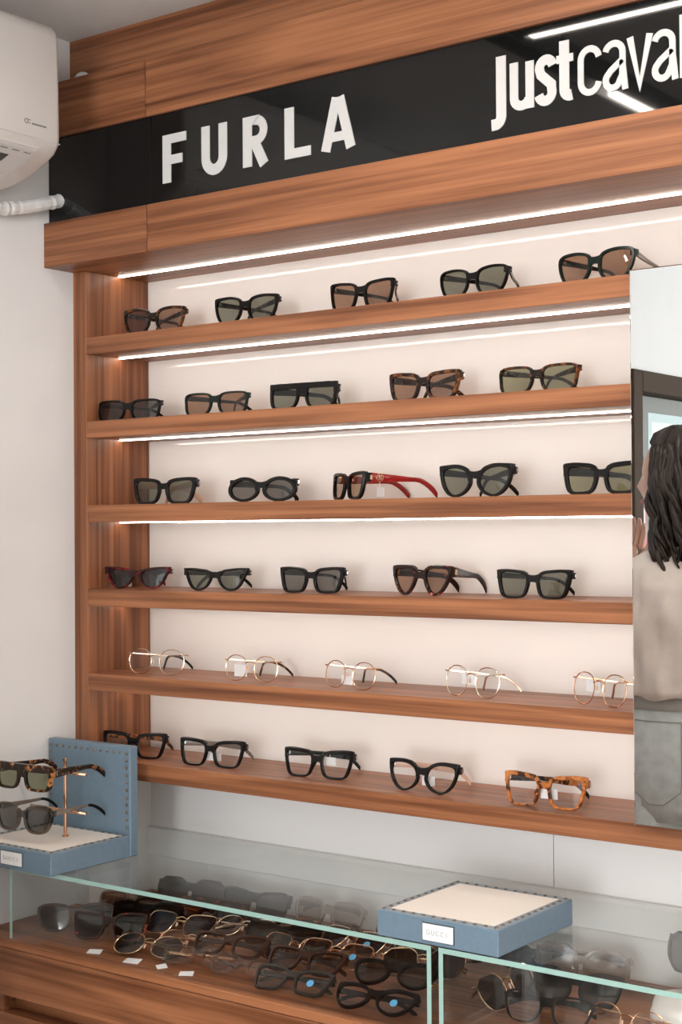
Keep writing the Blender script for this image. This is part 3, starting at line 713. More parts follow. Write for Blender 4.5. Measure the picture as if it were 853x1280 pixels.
        if emblem and sx == 1:
            m_ = MB()
            for s2 in (1, -1):
                m_.tube([(0.0026, 0.017+s2*0.0016+s2*0.0034*math.cos(math.radians(t)), s2*0.0034*math.sin(math.radians(t))) for t in range(40, 331, 15)] + [(0.0026, 0.017+s2*0.0016+s2*0.0008, -s2*0.0004)], 0.00055, 5)
            m_.tube([(0.0025, 0.017+0.0062*math.cos(math.radians(t)), 0.0062*math.sin(math.radians(t))) for t in range(0, 361, 18)], 0.0004, 5)
            m_.build('emblem', 'gold', te, True)
    if tagged is not None:
        tx, ty, tz, tw, tht = tagged
        m_ = MB(); m_.box(tx-tw/2, tx+tw/2, ty, ty+0.0005, tz, tz+tht); m_.build('price_tag', 'paper_white', root)
        m_ = MB(); m_.tube([(tx, ty, tz+tht), (tx+0.002, ty-0.003, tz+tht+0.012)], 0.0004, 4); m_.build('tag_thread', 'paper_white', root)
    return root
SG, EG = 'sunglasses', 'eyeglasses'
C = 0.0006
def on_shelf(i, name, label, kind, cx, yaw, Wd, H, frame, lens, temple, y=0.048, **k):
    ya = math.radians(yaw); tl = k.get('TL', 0.144)      # temples end short of the back panel
    for sx, fold in ((-1, k.get('foldL', 38)), (1, k.get('foldR', 35))):
        tl = min(tl, (0.174 - (y+0.008 + sx*Wd/2*math.sin(ya)))/max(0.2, math.cos(ya+sx*math.radians(fold))))
    k['TL'] = tl
    return glasses(name, label, 'sunglasses' if name == SG else 'glasses', kind, Wd, H, frame, lens, temple, (cx, y-0.006, ZS[i]+C), yaw, **k)
# top shelf
on_shelf(0, SG, 'tortoise sunglasses with see-through brown lenses next to the side panel, top shelf', 'way', .139, 11, .142, .052, 'tortoise_dark', 'lens_brown', 'tortoise_dark', foldL=43, foldR=62, wing=.003)
on_shelf(0, SG, 'black soft square sunglasses with grey green lenses, top shelf, second from side panel', 'way', .373, 8, .140, .052, 'acetate_black', 'lens_green', 'tortoise_dark', foldL=43, foldR=62, wing=.003)
on_shelf(0, SG, 'black sunglasses with russet lenses in the middle of the top shelf', 'chunky', .637, 2, .136, .052, 'acetate_black', 'lens_brown', ('acetate_black', 'tortoise_gold'), foldL=43, foldR=30, wing=.003)
on_shelf(0, SG, 'black thin rimmed sunglasses with grey lenses, second from the mirror, top shelf', 'way', .865, -2, .134, .050, 'acetate_black', 'lens_green', ('acetate_black', 'acetate_brown'), foldL=41, foldR=22, rim=(.004,.0035,.004,.003))
on_shelf(0, SG, 'dark green sunglasses with brown lenses standing beside the mirror top', 'way', 1.089, -4, .137, .052, 'acetate_green', 'lens_brown', ('acetate_black', 'acetate_taupe'), foldL=28, foldR=4)
# second shelf
on_shelf(1, SG, 'small black rectangular sunglasses with dark lenses against the side panel, second shelf', 'rect', .070, 11, .145, .042, 'acetate_black', 'lens_grey', 'acetate_black', foldL=43, foldR=45, rim=(.004,.004,.0045,.003))
on_shelf(1, SG, 'thin dark green rectangular sunglasses with light brown lenses, second shelf', 'rect', .298, 9, .139, .043, 'acetate_green', 'lens_brown', 'acetate_black', foldL=43, foldR=45, rim=(.0035,.0035,.004,.003))
on_shelf(1, SG, 'black flat top sunglasses with straight brow bar, second shelf', 'flat', .506, 6, .143, .047, 'acetate_black', 'lens_green', 'acetate_black', foldL=42, foldR=30, brow=True, rim=(.0070,.006,.005,.0035), temple_h=.014)
on_shelf(1, SG, 'chunky tortoise sunglasses with tan lenses, second shelf', 'chunky', .766, 2, .143, .050, 'tortoise_dark', 'lens_brown', 'tortoise_dark', foldL=43, foldR=62, rim=(.0060,.006,.006,.0042), wing=.003, temple_h=.013)
on_shelf(1, SG, 'dark tortoise rectangular sunglasses with green lenses beside the mirror, second shelf', 'rect', .985, 0, .144, .045, 'tortoise_dark', 'lens_olive', 'tortoise_dark', foldL=43, foldR=55, rim=(.004,.004,.0045,.003))
# third shelf
on_shelf(2, SG, 'chunky black square sunglasses with pale beige temples', 'chunky', .164, 11, .145, .051, 'acetate_black', 'lens_green', 'acetate_beige', foldL=42, foldR=60, rim=(.0065,.007,.0065,.005), wing=.004, temple_h=.015)
on_shelf(2, SG, 'thick black oval sunglasses with grey lenses', 'oval', .409, 9, .146, .046, 'acetate_black', 'lens_grey', 'acetate_black', foldL=41, foldR=32, rim=(.0065,.0075,.0065,.005), temple_h=.013)
on_shelf(2, SG, 'black sunglasses turned sideways showing bright red temples with gold emblem', 'chunky', .617, -30, .138, .048, 'acetate_black', 'lens_tan', 'acetate_red', y=.030, foldL=13, foldR=0, rim=(.006,.0065,.006,.0045), wing=.003, temple_h=.016, emblem=True, drop=.026, tagged=(.035, .05, .004, .030, .016), hinge='gold')
on_shelf(2, SG, 'large rounded black cat eye sunglasses with grey lenses', 'cat', .866, 0, .146, .055, 'acetate_black', 'lens_green', 'acetate_black', foldL=43, foldR=58, rim=(.0065,.0065,.006,.004), wing=.005, temple_h=.012)
on_shelf(2, SG, 'heavy black square sunglasses half hidden behind the mirror edge', 'chunky', 1.097, 0, .140, .051, 'acetate_black', 'lens_olive', 'acetate_black', foldL=42, foldR=35, rim=(.0075,.0075,.0065,.005), wing=.004, temple_h=.016)
# fourth shelf
on_shelf(3, SG, 'narrow dark red cat eye sunglasses with red temple tips', 'slim', .073, 16, .148, .043, 'red_black', 'lens_dark', 'acetate_red', y=.066, foldL=41, foldR=75, rim=(.0045,.005,.0045,.0032), wing=.007, tagged=(-.03,.018,.003,.022,.018))
on_shelf(3, SG, 'narrow black cat eye sunglasses with studded corners', 'slim', .289, 13, .141, .043, 'acetate_black', 'lens_green', 'acetate_black', y=.055, foldL=41, foldR=78, rim=(.0045,.005,.0045,.0032), wing=.007, hinge='gold')
on_shelf(3, SG, 'black square sunglasses with dark grey lenses in the middle of the fourth shelf', 'chunky', .517, 5, .139, .047, 'acetate_black', 'lens_grey', 'acetate_black', y=.055, foldL=43, foldR=32, rim=(.0055,.006,.0055,.004), wing=.005)
on_shelf(3, SG, 'triangular black and red tortoise sunglasses with brown lenses', 'tri', .752, -9, .138, .052, 'tortoise_red', 'lens_brown', ('tortoise_red', 'tortoise_red'), y=.055, foldL=34, foldR=12, rim=(.0060,.0055,.0055,.0042), wing=.004, temple_h=.017, TL=.13, hinge='gold')
on_shelf(3, SG, 'black square sunglasses with grey green lenses nearest the mirror on the fourth shelf', 'chunky', .973, 1, .139, .047, 'acetate_black', 'lens_green', 'acetate_black', y=.050, foldL=43, foldR=33, rim=(.0050,.006,.005,.0036), wing=.005)
# fifth shelf: thin metal optical frames
mk = dict(metal=True, lean=7, foldL=50, foldR=58, hinge=None, dbl=.021, TL=.132)
on_shelf(4, EG, 'round pale gold wire eyeglasses in front of the wood side panel', 'panto', .132, 8, .138, .048, 'pale_gold', 'lens_clear', 'pale_gold', y=.056, tip='acetate_black', **mk)
on_shelf(4, EG, 'round gold wire eyeglasses with a white price tag and tortoise tips', 'round', .378, 1, .130, .047, 'gold', 'lens_clear', 'gold', y=.050, tip='tortoise_gold', tagged=(-.034, .016, .006, .030, .022), **mk)
on_shelf(4, EG, 'round rose gold wire eyeglasses with dark tortoise tips', 'round', .605, -8, .128, .047, 'rose_gold', 'lens_clear', 'rose_gold', y=.048, tip='tortoise_dark', tagged=(-.020, .018, .004, .028, .016), **mk)
on_shelf(4, EG, 'soft square silver gold wire eyeglasses with all metal temples', 'panto', .854, -10, .125, .050, 'pale_gold', 'lens_clear', 'pale_gold', y=.051, tagged=(-.018, .016, .018, .030, .018), **mk)
on_shelf(4, EG, 'soft square rose wire eyeglasses beside the mirror', 'panto', 1.084, -17, .120, .050, 'rose_gold', 'lens_clear', 'rose_gold', y=.056, tagged=(-.025, .016, .018, .030, .018), **mk)
# sixth shelf: acetate optical frames
ok = dict(rim=(.0062,.0050,.0050,.0034), wing=.0045, foldL=52, foldR=66, lean=8, temple_h=.012, drop=.026)
on_shelf(5, EG, 'black square eyeglasses with amber temples behind the blue stand', 'chunky', .078, 12, .147, .050, 'acetate_black', 'lens_clear', 'tortoise_amber', **ok)
on_shelf(5, EG, 'black square eyeglasses with brown temples and a white tag', 'chunky', .278, 6, .150, .051, 'acetate_black', 'lens_clear', 'acetate_taupe', y=.050, tagged=(-.004, .020, .008, .034, .014), **ok)
on_shelf(5, EG, 'black angular eyeglasses with dark green temples', 'chunky', .522, 7, .145, .051, 'acetate_black', 'lens_clear', 'acetate_green', y=.063, tagged=(.015, .024, .020, .022, .014), **ok)
on_shelf(5, EG, 'black rounded eyeglasses with pale pink temples', 'cat', .760, -1, .144, .053, 'acetate_black', 'lens_clear', 'acetate_pink', y=.043, tagged=(.000, .022, .008, .026, .016), **ok)
on_shelf(5, EG, 'amber tortoise eyeglasses on the lowest shelf beside the mirror', 'chunky', .996, 3, .146, .053, 'tortoise_amber', 'lens_clear', ('tortoise_dark', 'tortoise_amber'), y=.038, tagged=(.000, .022, .010, .030, .016), **ok)
# on the blue stand
glasses(SG, 'tortoise flat brow sunglasses hung on the upper gold arm', 'sunglasses', 'flat', .145, .047, 'tortoise_gold', 'lens_olive', 'tortoise_gold', (.0775, -.2385, 1.0525), 2, foldL=3, foldR=3, brow=True, rim=(.009,.007,.005,.0042), temple_h=.016, airborne=True, lean=3, drop=.020)
glasses(SG, 'translucent grey brown sunglasses hung on the lower gold arm', 'sunglasses', 'way', .145, .050, 'smoke_crystal', 'lens_grey', ('acetate_taupe', 'acetate_taupe'), (.0770, -.2385, .9760), 2, foldL=3, foldR=3, rim=(.006,.006,.006,.0042), temple_h=.010, airborne=True, lean=3, drop=.022, tip='acetate_black')

# ------------------------------------------------------------------ eyewear in the first glass case
GC = 'eyewear jumbled in the long glass case'
def in_case(name, label, kind, cx, y, yaw, Wd, H, frame, lens, temple, tilt=54, z=0.0, **k):
    k.setdefault('foldL', 84); k.setdefault('foldR', 88); k.setdefault('drop', .012); k.setdefault('lean', 2); k.setdefault('airborne', True)
    return glasses(name, label, 'sunglasses' if name == SG else 'glasses', kind, Wd, H, frame, lens, temple, (cx, y, ZB+0.0070+1.7*z), yaw, group=GC, tilt=tilt, N=32, **k)
mc = dict(metal=True, hinge=None)
in_case(SG, 'round gold rimmed sunglasses with dark lenses at the front of the long case', 'round', .345, -.205, 14, .140, .046, 'gold', 'lens_grey', 'gold', tip='acetate_black', **mc)
in_case(EG, 'clear crystal eyeglasses beside two white paper tags', 'way', .462, -.205, 16, .132, .042, 'crystal', 'lens_clear', 'gold', tip='acetate_black', temple_h=.006)
in_case(EG, 'pink crystal eyeglasses between clear and dark grey frames', 'way', .560, -.205, 10, .130, .042, 'crystal', 'lens_clear', 'crystal', temple_h=.008)
in_case(EG, 'charcoal angular eyeglasses with a blue sticker on one lens', 'chunky', .672, -.222, 8, .142, .048, 'acetate_grey', 'lens_clear', 'acetate_grey', sticker=1, wing=.004)
in_case(EG, 'glossy black eyeglasses with a blue sticker at the front corner', 'cat', .835, -.226, 6, .142, .048, 'acetate_black', 'lens_clear', 'acetate_black', sticker=1, wing=.004)
in_case(EG, 'dark brown square eyeglasses lying behind the crystal pairs', 'chunky', .492, -.162, 14, .140, .048, 'acetate_brown', 'lens_clear', 'acetate_brown', z=.008, wing=.004)
in_case(SG, 'brown angular sunglasses with gradient lenses behind the charcoal frame', 'chunky', .662, -.174, 10, .140, .050, 'acetate_brown', 'lens_tan', 'acetate_brown', z=.010, wing=.004)
in_case(SG, 'black sunglasses with grey lenses behind the glossy black eyeglasses', 'cat', .830, -.160, 14, .138, .050, 'acetate_black', 'lens_grey', 'gold', z=.012)
in_case(SG, 'rose gold round sunglasses with brown gradient lenses and a blue sticker', 'aviator', .678, -.118, 6, .138, .052, 'rose_gold', 'lens_tan', 'rose_gold', z=.010, sticker=1, **mc)
in_case(SG, 'gold wire sunglasses with dark blue lenses and a blue sticker near the case corner', 'aviator', .658, -.050, -2, .138, .052, 'gold', 'lens_blue', 'gold', z=.012, sticker=1, **mc)
in_case(SG, 'large brown rimless sunglasses with long gold temples at the right corner of the long case', 'octa', .850, -.100, 26, .140, .056, 'gold', 'lens_dark', 'gold', z=.014, **mc)
in_case(SG, 'red brown square sunglasses at the left end of the long case', 'chunky', .225, -.172, 24, .142, .050, 'tortoise_red', 'lens_dark', 'acetate_brown', tilt=24, wing=.003)
in_case(SG, 'dark smoky sunglasses standing by the left glass pane', 'way', .135, -.165, 40, .138, .050, 'acetate_brown', 'lens_dark', 'acetate_brown', tilt=16)
in_case(SG, 'black rounded sunglasses in the second row behind the red brown pair', 'cat', .236, -.100, 20, .140, .050, 'acetate_black', 'lens_dark', 'acetate_black', z=.010, wing=.003)
in_case(SG, 'crystal framed sunglasses with brown lenses at the far left of the long case', 'way', .135, -.035, 18, .138, .050, 'crystal', 'lens_brown', 'crystal', z=.006)
in_case(SG, 'gold square wire sunglasses with dark lenses in the second row', 'chunky', .340, -.122, 12, .142, .050, 'gold', 'lens_blue', 'gold', z=.010, **mc)
in_case(SG, 'brown crystal sunglasses with gold trim in the third row', 'way', .250, -.060, 18, .138, .052, 'smoke_crystal', 'lens_brown', 'gold', z=.010)
in_case(SG, 'oversized black sunglasses lying along the back glass', 'octa', .215, .050, 10, .150, .058, 'acetate_black', 'lens_dark', 'acetate_black', z=.004, tilt=14)
in_case(SG, 'thick dark green sunglasses lying along the back glass', 'chunky', .365, .060, 6, .146, .056, 'acetate_green', 'lens_dark', 'acetate_black', z=.004, tilt=14, temple_h=.016)
in_case(SG, 'brown oversized sunglasses with tan lenses standing along the back glass', 'aviator', .530, .070, 4, .146, .058, 'acetate_taupe', 'lens_tan', 'acetate_taupe', z=.004, tilt=12, rim=(.007,.006,.006,.005))
in_case(SG, 'black square sunglasses with gold stripes in the middle of the long case', 'chunky', .530, -.075, 10, .142, .050, 'acetate_black', 'lens_dark', 'gold', z=.010)
in_case(SG, 'slim oval wire sunglasses at the back near the blue tray', 'oval', .672, .095, -2, .136, .044, 'pale_gold', 'lens_grey', 'pale_gold', z=.006, **mc)
in_case(EG, 'thin rose wire eyeglasses lying between the gold and brown frames', 'panto', .405, -.160, 18, .130, .044, 'rose_gold', 'lens_clear', 'rose_gold', z=.004, **mc)
in_case(EG, 'pale gold wire eyeglasses behind the brown square pair', 'round', .440, -.060, 8, .132, .046, 'pale_gold', 'lens_clear', 'pale_gold', z=.008, **mc)
in_case(SG, 'black cat eye sunglasses at the back beneath the blue tray', 'cat', .800, -.030, 8, .142, .054, 'acetate_black', 'lens_dark', 'acetate_black', z=.006)
# paper tags loose in the case
more = [('black rectangular sunglasses lying behind the gold square pair', SG, 'rect', .400, -.020, 4, 'acetate_black', 'lens_dark', 'acetate_black', {}),
 ('tortoise sunglasses with gold temples behind the round gold pair', SG, 'way', .300, .000, 14, 'tortoise_dark', 'lens_brown', 'gold', {}),
 ('rose gold wire sunglasses with grey lenses behind the brown gradient pair', SG, 'aviator', .590, -.115, 0, 'rose_gold', 'lens_grey', 'rose_gold', mc),
 ('dark tortoise eyeglasses behind the rose gold sunglasses', EG, 'chunky', .575, -.010, 6, 'tortoise_dark', 'lens_clear', 'tortoise_dark', {}),
 ('smoke coloured sunglasses with tan lenses under the blue tray', SG, 'way', .740, .060, 2, 'smoke_crystal', 'lens_tan', 'acetate_taupe', {}),
 ('thin gold wire eyeglasses under the blue tray', EG, 'round', .760, -.040, 12, 'gold', 'lens_clear', 'gold', mc),
 ('black round sunglasses in the far corner beneath the blue tray', SG, 'oval', .880, .060, 8, 'acetate_black', 'lens_dark', 'acetate_black', {})]
for lab, nm, kd, x, y, yw, fm, lm, tm, ex in more: in_case(nm, lab, kd, x, y, yw, .138, .048, fm, lm, tm, z=.006, tilt=46, **ex)
def paper(x, y, rz, w, d, label, z=0.0006):
    t = MB(); t.loft([[(-w/2,-d/2,0),(w/2,-d/2,0),(w/2,d/2,0.004),(-w/2,d/2,0.003)], [(-w/2,-d/2,0.0005),(w/2,-d/2,0.0005),(w/2,d/2,0.0045),(-w/2,d/2,0.0035)]])
    o = t.build('paper_tag', 'paper_white', None, off=(0,0,0)); o.location = (x, y, ZB+z); o.rotation_euler = (0,0,math.radians(rz)); tag(o, label, 'paper tag', 'loose paper tags in the glass cases'); return o
paper(.250, -.226, 20, .026, .014, 'white paper tag in front of the red brown sunglasses')
paper(.345, -.229, 12, .030, .016, 'white printed paper tag in front of the round gold sunglasses')
paper(.408, -.224, 60, .018, .012, 'folded white paper tag beside the round gold sunglasses')
paper(.470, -.230, 30, .024, .012, 'white paper tag in front of the clear crystal eyeglasses')
# ------------------------------------------------------------------ second case
GC = 'eyewear in the glass case beneath the mirror'
in_case(SG, 'oversized taupe octagonal sunglasses standing along the back glass', 'octa', 1.045, .055, 4, .160, .066, 'acetate_taupe', 'lens_tan', 'acetate_taupe', tilt=8, rim=(.006,.006,.006,.005))
in_case(SG, 'glossy black round sunglasses with pale gold trim', 'cat', 1.083, -.040, 4, .150, .060, 'acetate_black', 'lens_dark', 'pale_gold', tilt=20, wing=.004)
in_case(EG, 'thin black eyeglasses with a white tag at the front of the second case', 'way', 1.085, -.130, 6, .138, .046, 'acetate_black', 'lens_clear', 'acetate_black', tilt=24, rim=(.0025,.0025,.003,.002))
in_case(SG, 'smoky rimless sunglasses by the left pane of the second case', 'octa', 1.008, -.075, 82, .136, .054, 'gold', 'lens_dark', 'gold', tilt=30, z=.002, **mc)
in_case(SG, 'dark grey sunglasses on the white cloth in the second case', 'octa', 1.270, .030, -8, .150, .060, 'acetate_grey', 'lens_grey', 'acetate_grey', tilt=14, z=.036)
in_case(EG, 'pink wire eyeglasses at the front of the second case', 'round', 1.205, -.120, -4, .132, .046, 'rose_gold', 'lens_clear', 'rose_gold', tilt=24, **mc)
paper(1.035, -.160, 30, .030, .020, 'white paper tag in front of the thin black eyeglasses')
mb = MB(); rings = []
for (s, h) in ((1.0, 0.0), (1.0, 0.018), (0.96, 0.026), (0.80, 0.031)):
    rings.append([(s*0.085*math.cos(t)*(1+0.06*math.sin(5*t)), s*0.075*math.sin(t)*(1+0.05*math.cos(7*t)), h+0.002*math.sin(3*t)*s if h > 0 else 0) for t in [2*PI*k/28 for k in range(28)]])
mb.loft(rings); o = mb.build('cloth_cushion', 'cloth_white', None, True); o.location = (1.265, .035, ZB+0.0006)
tag(o, 'soft white cloth cushion under dark sunglasses in the second case', 'cushion')

# ------------------------------------------------------------------ person, seen in the mirror
person = thing('person', 'woman with long dark wavy hair, cream blouse and pale jeans standing with raised hand', 'person', (0.597, -1.55, 0), world=False)
person.rotation_euler = (0, 0, math.radians(-23.8))
J = {'pel': (0,0,.98,.125), 'sp': (0,.01,1.14,.105), 'ch': (0,.0,1.30,.118), 'nb': (0,.012,1.44,.062), 'nk': (0,.0,1.50,.050), 'hd': (-.01,-.01,1.56,.060),
     'ls': (.155,.01,1.405,.052), 'le': (.215,.03,1.13,.040), 'lw': (.215,-.06,.90,.027), 'lh': (.212,-.075,.845,.026),
     'rs': (-.155,.01,1.405,.052), 're': (-.225,-.10,1.17,.040), 'rw': (-.175,-.245,1.36,.027), 'rh': (-.165,-.262,1.42,.026),
     'lhp': (.085,0,.93,.098), 'lk': (.095,-.005,.50,.060), 'la': (.095,.02,.09,.040), 'lt': (.10,-.12,.035,.034),
     'rhp': (-.085,0,.93,.098), 'rk': (-.095,-.005,.50,.060), 'ra': (-.095,.02,.09,.040), 'rt': (-.10,-.12,.035,.034)}
E_ = [('pel','sp'),('sp','ch'),('ch','nb'),('nb','nk'),('nk','hd'),('ch','ls'),('ls','le'),('le','lw'),('lw','lh'),('ch','rs'),('rs','re'),('re','rw'),('rw','rh'),
      ('pel','lhp'),('lhp','lk'),('lk','la'),('la','lt'),('pel','rhp'),('rhp','rk'),('rk','ra'),('ra','rt')]
def skin_mesh(verts, edges, root=0, sub=2):
    me = bpy.data.meshes.new('tmp'); me.from_pydata([v[:3] for v in verts], edges, []); o = bpy.data.objects.new('tmp', me); col.objects.link(o)
    md = o.modifiers.new('skin', 'SKIN'); md.use_smooth_shade = True
    for k, v in enumerate(verts):
        sv = me.skin_vertices[0].data[k]; sv.radius = (v[3], v[3]*(v[4] if len(v) > 4 else 1)); sv.use_root = (k == root)
    sd = o.modifiers.new('sub', 'SUBSURF'); sd.levels = sub; sd.render_levels = sub
    dg = bpy.context.evaluated_depsgraph_get(); em = bpy.data.meshes.new_from_object(o.evaluated_get(dg))
    vs_ = [tuple(v.co) for v in em.vertices]; fs_ = [tuple(p.vertices) for p in em.polygons]
    bpy.data.objects.remove(o, do_unlink=True); bpy.data.meshes.remove(me); bpy.data.meshes.remove(em); return vs_, fs_
names = list(J); body = MB()
vs_, fs_ = skin_mesh([J[n] for n in names], [(names.index(a), names.index(b)) for a, b in E_]); body.add(vs_, fs_)
# hands: palm plus five bent fingers
def hand(wrist, palm_end, side, thumb):
    w_ = Vector(wrist); pe = Vector(palm_end); d = (pe-w_).normalized(); s_ = Vector(side).normalized(); n_ = d.cross(s_).normalized()
    vs_ = [(*w_, .022, .7), (*(w_+d*.035), .030, .55), (*(w_+d*.070), .034, .45)]
    v, f = skin_mesh(vs_, [(0,1),(1,2)], 0, 2); body.add(v, f)
    for k, (off_, ln_) in enumerate(((-.026,.060),(-.009,.070),(.009,.066),(.025,.050))):
        b0 = w_+d*.075+s_*off_; p1 = b0+d*ln_*.45+n_*.004; p2 = p1+d*ln_*.32+n_*.012; p3 = p2+d*ln_*.20+n_*.014
        v, f = skin_mesh([(*(b0-d*.02), .0085), (*p1, .0085), (*p2, .0078), (*p3, .0062)], [(0,1),(1,2),(2,3)], 0, 1); body.add(v, f)
    b0 = w_+d*.022+s_*thumb*.024; p1 = b0+d*.028+s_*thumb*.024+n_*.010; p2 = p1+d*.028+s_*thumb*.004+n_*.008
    v, f = skin_mesh([(*b0, .011), (*p1, .0098), (*p2, .0072)], [(0,1),(1,2)], 0, 1); body.add(v, f)
hand((-.167,-.258,1.405), (-.150,-.268,1.47), (1,.25,0), 1)
hand((.212,-.074,.86), (.210,-.085,.78), (0,1,0), -1)
# head: egg with face, turned to her right
hy = math.radians(-62)
HC = Vector((-.030, -.020, 1.645))
def H3(x, y, z):   # head local: front is -y
    c, s = math.cos(hy), math.sin(hy); return tuple(HC + Vector((x*c-y*s, x*s+y*c, z)))
rings = []; nu = 28
for i in range(1, 18):
    t = PI*i/18; z = -0.115*math.cos(t); r = math.sin(t)
    ring = []
    for j in range(nu):
        ph = 2*PI*j/nu; x = 0.073*r*math.cos(ph); y = 0.092*r*math.sin(ph)
        if z < -0.02: x *= 1-0.28*min(1, (-0.02-z)/0.09); y = y*(1-0.12*min(1, (-0.02-z)/0.09)) - 0.010*min(1, (-0.02-z)/0.09)
        if y < 0:
            fx = math.exp(-(x/0.013)**2)
            y -= 0.022*fx*math.exp(-((z+0.028)/0.017)**2) + 0.010*fx*math.exp(-((z+0.005)/0.02)**2)
            y -= 0.007*math.exp(-(x/0.022)**2)*math.exp(-((z+0.060)/0.009)**2) + 0.010*math.exp(-(x/0.022)**2)*math.exp(-((z+0.094)/0.014)**2)
            y += 0.010*math.exp(-((abs(x)-0.032)/0.013)**2)*math.exp(-((z-0.002)/0.011)**2)
        ring.append(H3(x, y, z))
    rings.append(ring)
body.loft(rings)
for sx in (1, -1):
    body.sphere(H3(sx*0.031, -0.0675, 0.001), 0.0115, 10, 8, 1)
    body.sphere(H3(sx*0.031, -0.0755, 0.001), 0.0050, 8, 6, 2)
    body.sphere(H3(sx*0.073, 0.004, -0.010), 0.026, 10, 8, 0, (0.35, 0.7, 1.15))
body.sphere(H3(0, -0.088, -0.059), 0.018, 10, 6, 3, (0.8, 0.45, 0.38))
body.build('body', ['skin', 'eye_white', 'eye_dark', 'lips'], person, True)
# hair: cap plus long wavy locks
hr = MB(); rings = []
for i in range(0, 15):
    t = i/14; nu = 48; ring = []
    if t < 0.4: z = 0.128*math.cos(t/0.4*PI/2)+0.006; rad = math.sin(max(0.08, t/0.4)*PI/2)
    else: z = 0.006-(t-0.4)/0.6*0.27; rad = 1.0+0.10*math.sin((t-0.4)/0.6*PI)-0.22*max(0, (t-0.8)/0.2)
    for j in range(nu):
        ph = 2*PI*j/nu; x = 0.092*rad*math.cos(ph); y = 0.110*rad*math.sin(ph)+0.012
        open_ = max(0.0, -math.sin(ph)-0.25)/0.75                 # keep the face free
        if z < 0.118: y = y + open_*0.125*min(1, (0.118-z)/0.095)**1.5
        wv = 0.006*math.sin(9*ph+6*t)+0.006*math.sin(17*ph-9*t+1)+0.008*math.sin(14*t+2*ph)*max(0, t-0.4)
        x += wv*math.cos(ph); y += wv*math.sin(ph)
        if t > 0.4: y += 0.035*(t-0.4)/0.6*max(0, math.sin(ph))
        ring.append(H3(x, y, z))
    rings.append(ring)
hr.loft(rings)
for k in range(110):
    ph = math.radians(-12+214*k/109); lay = random.random(); R_ = 0.93+0.14*lay; x0, y0 = 0.092*R_*math.cos(ph), 0.110*R_*math.sin(ph)+0.012
    pth = []; L_ = 0.24+0.10*random.random(); p0 = (k//9)*1.9+random.random()*0.6; start = 0.085-0.05*lay
    for i in range(15):
        s_ = i/14; k2 = (0.86+0.14*min(1, s_*5))*(1+0.10*math.sin(s_*PI)+0.14*s_); amp = 0.013*min(1, s_*2.2)
        fx = max(0.0, -math.sin(ph)); yy = y0*k2+0.02*s_+fx*0.03*s_
        pth.append(H3(x0*k2+amp*math.sin(11*s_+p0), yy+amp*math.cos(11*s_+p0), start-L_*s_))
    hr.tube(pth, [0.0095*(1-0.75*(i/14)**3) for i in range(15)], 6)
hr.build('hair', 'hair_dark', person, True)
# clothes
def ell(cx, cy, z, rx, ry, n=40, fold=0.0, ph0=0.0):
    return [(cx+(rx+fold*math.sin(7*t+ph0)+fold*0.6*math.sin(13*t+2*ph0))*math.cos(t), cy+(ry+fold*math.sin(7*t+ph0))*math.sin(t), z) for t in [2*PI*k/n for k in range(n)]]
BR = [(1.094,.158,.120,.008),(1.106,.170,.130,.008),(1.14,.173,.133,.008),(1.22,.171,.135,.008),(1.30,.179,.137,.008),(1.37,.188,.127,.008),(1.42,.178,.100,.010),(1.455,.115,.075,.012),(1.475,.075,.066,.012)]
bl = MB(); rings = []
for i in range(37):
    z = 1.094+(1.475-1.094)*i/36
    for q, r in zip(BR, BR[1:]):
        if q[0] <= z <= r[0]+1e-9: break
    f = (z-q[0])/(r[0]-q[0]); rx, ry, cy = [q[k]+(r[k]-q[k])*f for k in (1, 2, 3)]; amp = min(1, max(0, (1.44-z)/0.06))
    ring = []
    for k in range(88):
        t = 2*PI*k/88; d = amp*(.0075*abs(math.sin(2.5*t+14*z))**3 + .004*math.sin(9*t-26*z) + .003*math.sin(21*t+9*z))
        ring.append((( rx+d)*math.cos(t), cy+(ry+d)*math.sin(t), z + (0.005*math.sin(8*t) if i == 0 else 0)))
    rings.append(ring)
bl.loft(rings, cap=False)
for sx in (1, -1):
    a_, b_, c_ = [Vector(J[k][:3]) for k in (('ls','le','lw') if sx > 0 else ('rs','re','rw'))]
    pth = [a_+Vector((-sx*.03,0,.0)), a_+Vector((sx*.02,0,-.03)), a_.lerp(b_, .35), a_.lerp(b_, .7), b_, b_.lerp(c_, .25), b_.lerp(c_, .45)]
    bl.tube(pth, [.062,.074,.072,.068,.068,.064,.052], 20)
bl.build('blouse', 'blouse', person, True)
jn = MB(); jn.loft([ell(0,.006,1.115,.150,.110), ell(0,.006,1.06,.160,.118), ell(0,.010,.98,.178,.128), ell(0,.014,.90,.188,.132), ell(0,.012,.83,.186,.124), ell(0,.006,.79,.178,.112)], cap=True)
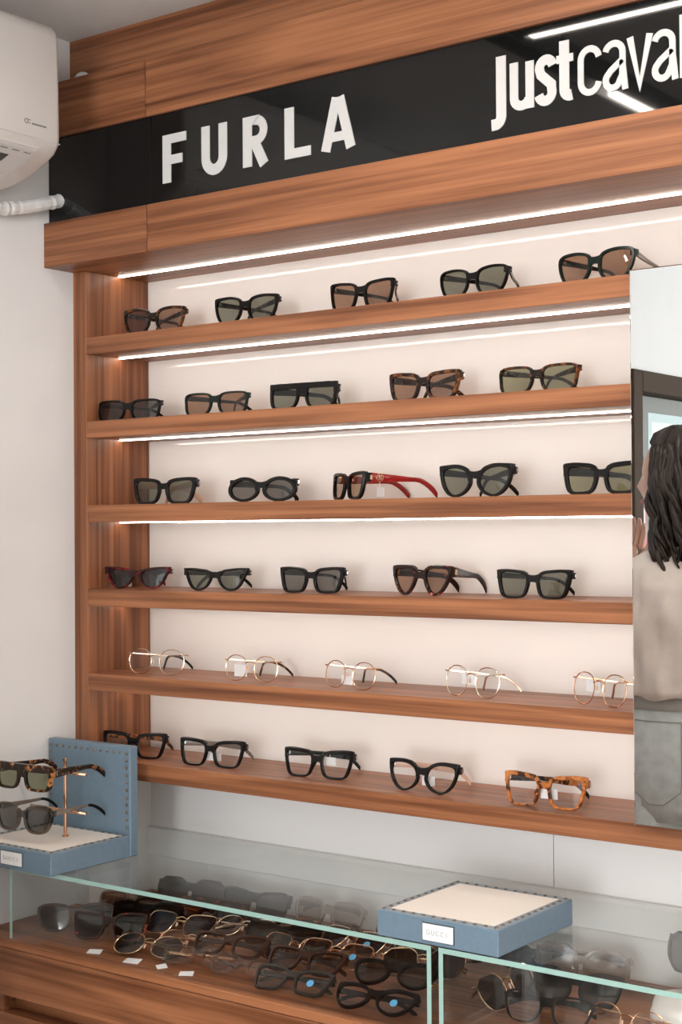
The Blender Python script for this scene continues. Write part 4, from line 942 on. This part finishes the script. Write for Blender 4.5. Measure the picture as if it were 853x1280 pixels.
for sx in (1, -1):
    jn.loft([ell(sx*.092,.004,.86,.092,.112,28), ell(sx*.094,.002,.75,.090,.098,28), ell(sx*.096,0,.62,.080,.086,28,.002), ell(sx*.097,0,.50,.072,.076,28,.003), ell(sx*.097,.008,.35,.070,.074,28,.002), ell(sx*.097,.016,.20,.066,.070,28,.002), ell(sx*.097,.018,.085,.064,.070,28)])
je = jn.build('jeans', 'denim', person, True)
wb = MB(); wb.loft([ell(0,.006,1.066,.1615,.1195), ell(0,.006,1.068,.1630,.1210), ell(0,.006,1.104,.1570,.1165), ell(0,.006,1.107,.1545,.1145)], cap=False); wb.build('waistband', 'denim_seam', je, True)
def hipy(x, z):
    zs = [(1.06,.160,.118,.006),(.98,.178,.128,.010),(.90,.188,.132,.014),(.83,.186,.124,.012),(.79,.178,.112,.006)]
    for q, r in zip(zs, zs[1:]):
        if r[0] <= z <= q[0]:
            f = (q[0]-z)/(q[0]-r[0]); rx, ry, cy = [q[i]+(r[i]-q[i])*f for i in (1,2,3)]; return cy+ry*math.sqrt(max(0.02, 1-(x/rx)**2))
    return .1
for sx in (-1, 1):
    pk = MB(); out = []
    for r in range(9):
        z = 1.040-r*0.0240
        if r == 8: z = .838
        half = .062 if r < 7 else (.060 if r == 7 else .018)
        out.append([(sx*.085+half*f, hipy(sx*.085+half*f, max(.795, z - (0 if r < 8 else -.0))) + 0.003, z) for f in (-1,-.6,-.2,.2,.6,1)] )
    pk.loft(out, closed=False, cap=False); po = pk.build('back_pocket', 'denim', je, True)
    sm = MB()
    edge = [q[0] for q in out]+[out[-1][k] for k in range(1, 5)]+[q[-1] for q in out[::-1]]
    sm.tube([(x, y+.001, z) for x, y, z in edge], .0012, 5); sm.tube([(x, y+.001, z-.018) for x, y, z in out[0]], .0012, 5); sm.tube([(x, y+.001, z) for x, y, z in out[0]], .0016, 5)
    sm.build('pocket_stitching', 'denim_seam', po)
for sx in (1, -1):
    sh_ = MB(); sh_.loft([ell(sx*.098,-.045,.001,.046,.120,24), ell(sx*.098,-.045,.022,.049,.126,24), ell(sx*.098,-.035,.055,.044,.105,24), ell(sx*.098,.010,.095,.050,.058,24)]); sh_.build('shoe', 'shoe', person, True)
for o in bpy.data.objects:
    if '_w' in o: del o['_w']
bpy.context.view_layer.update()
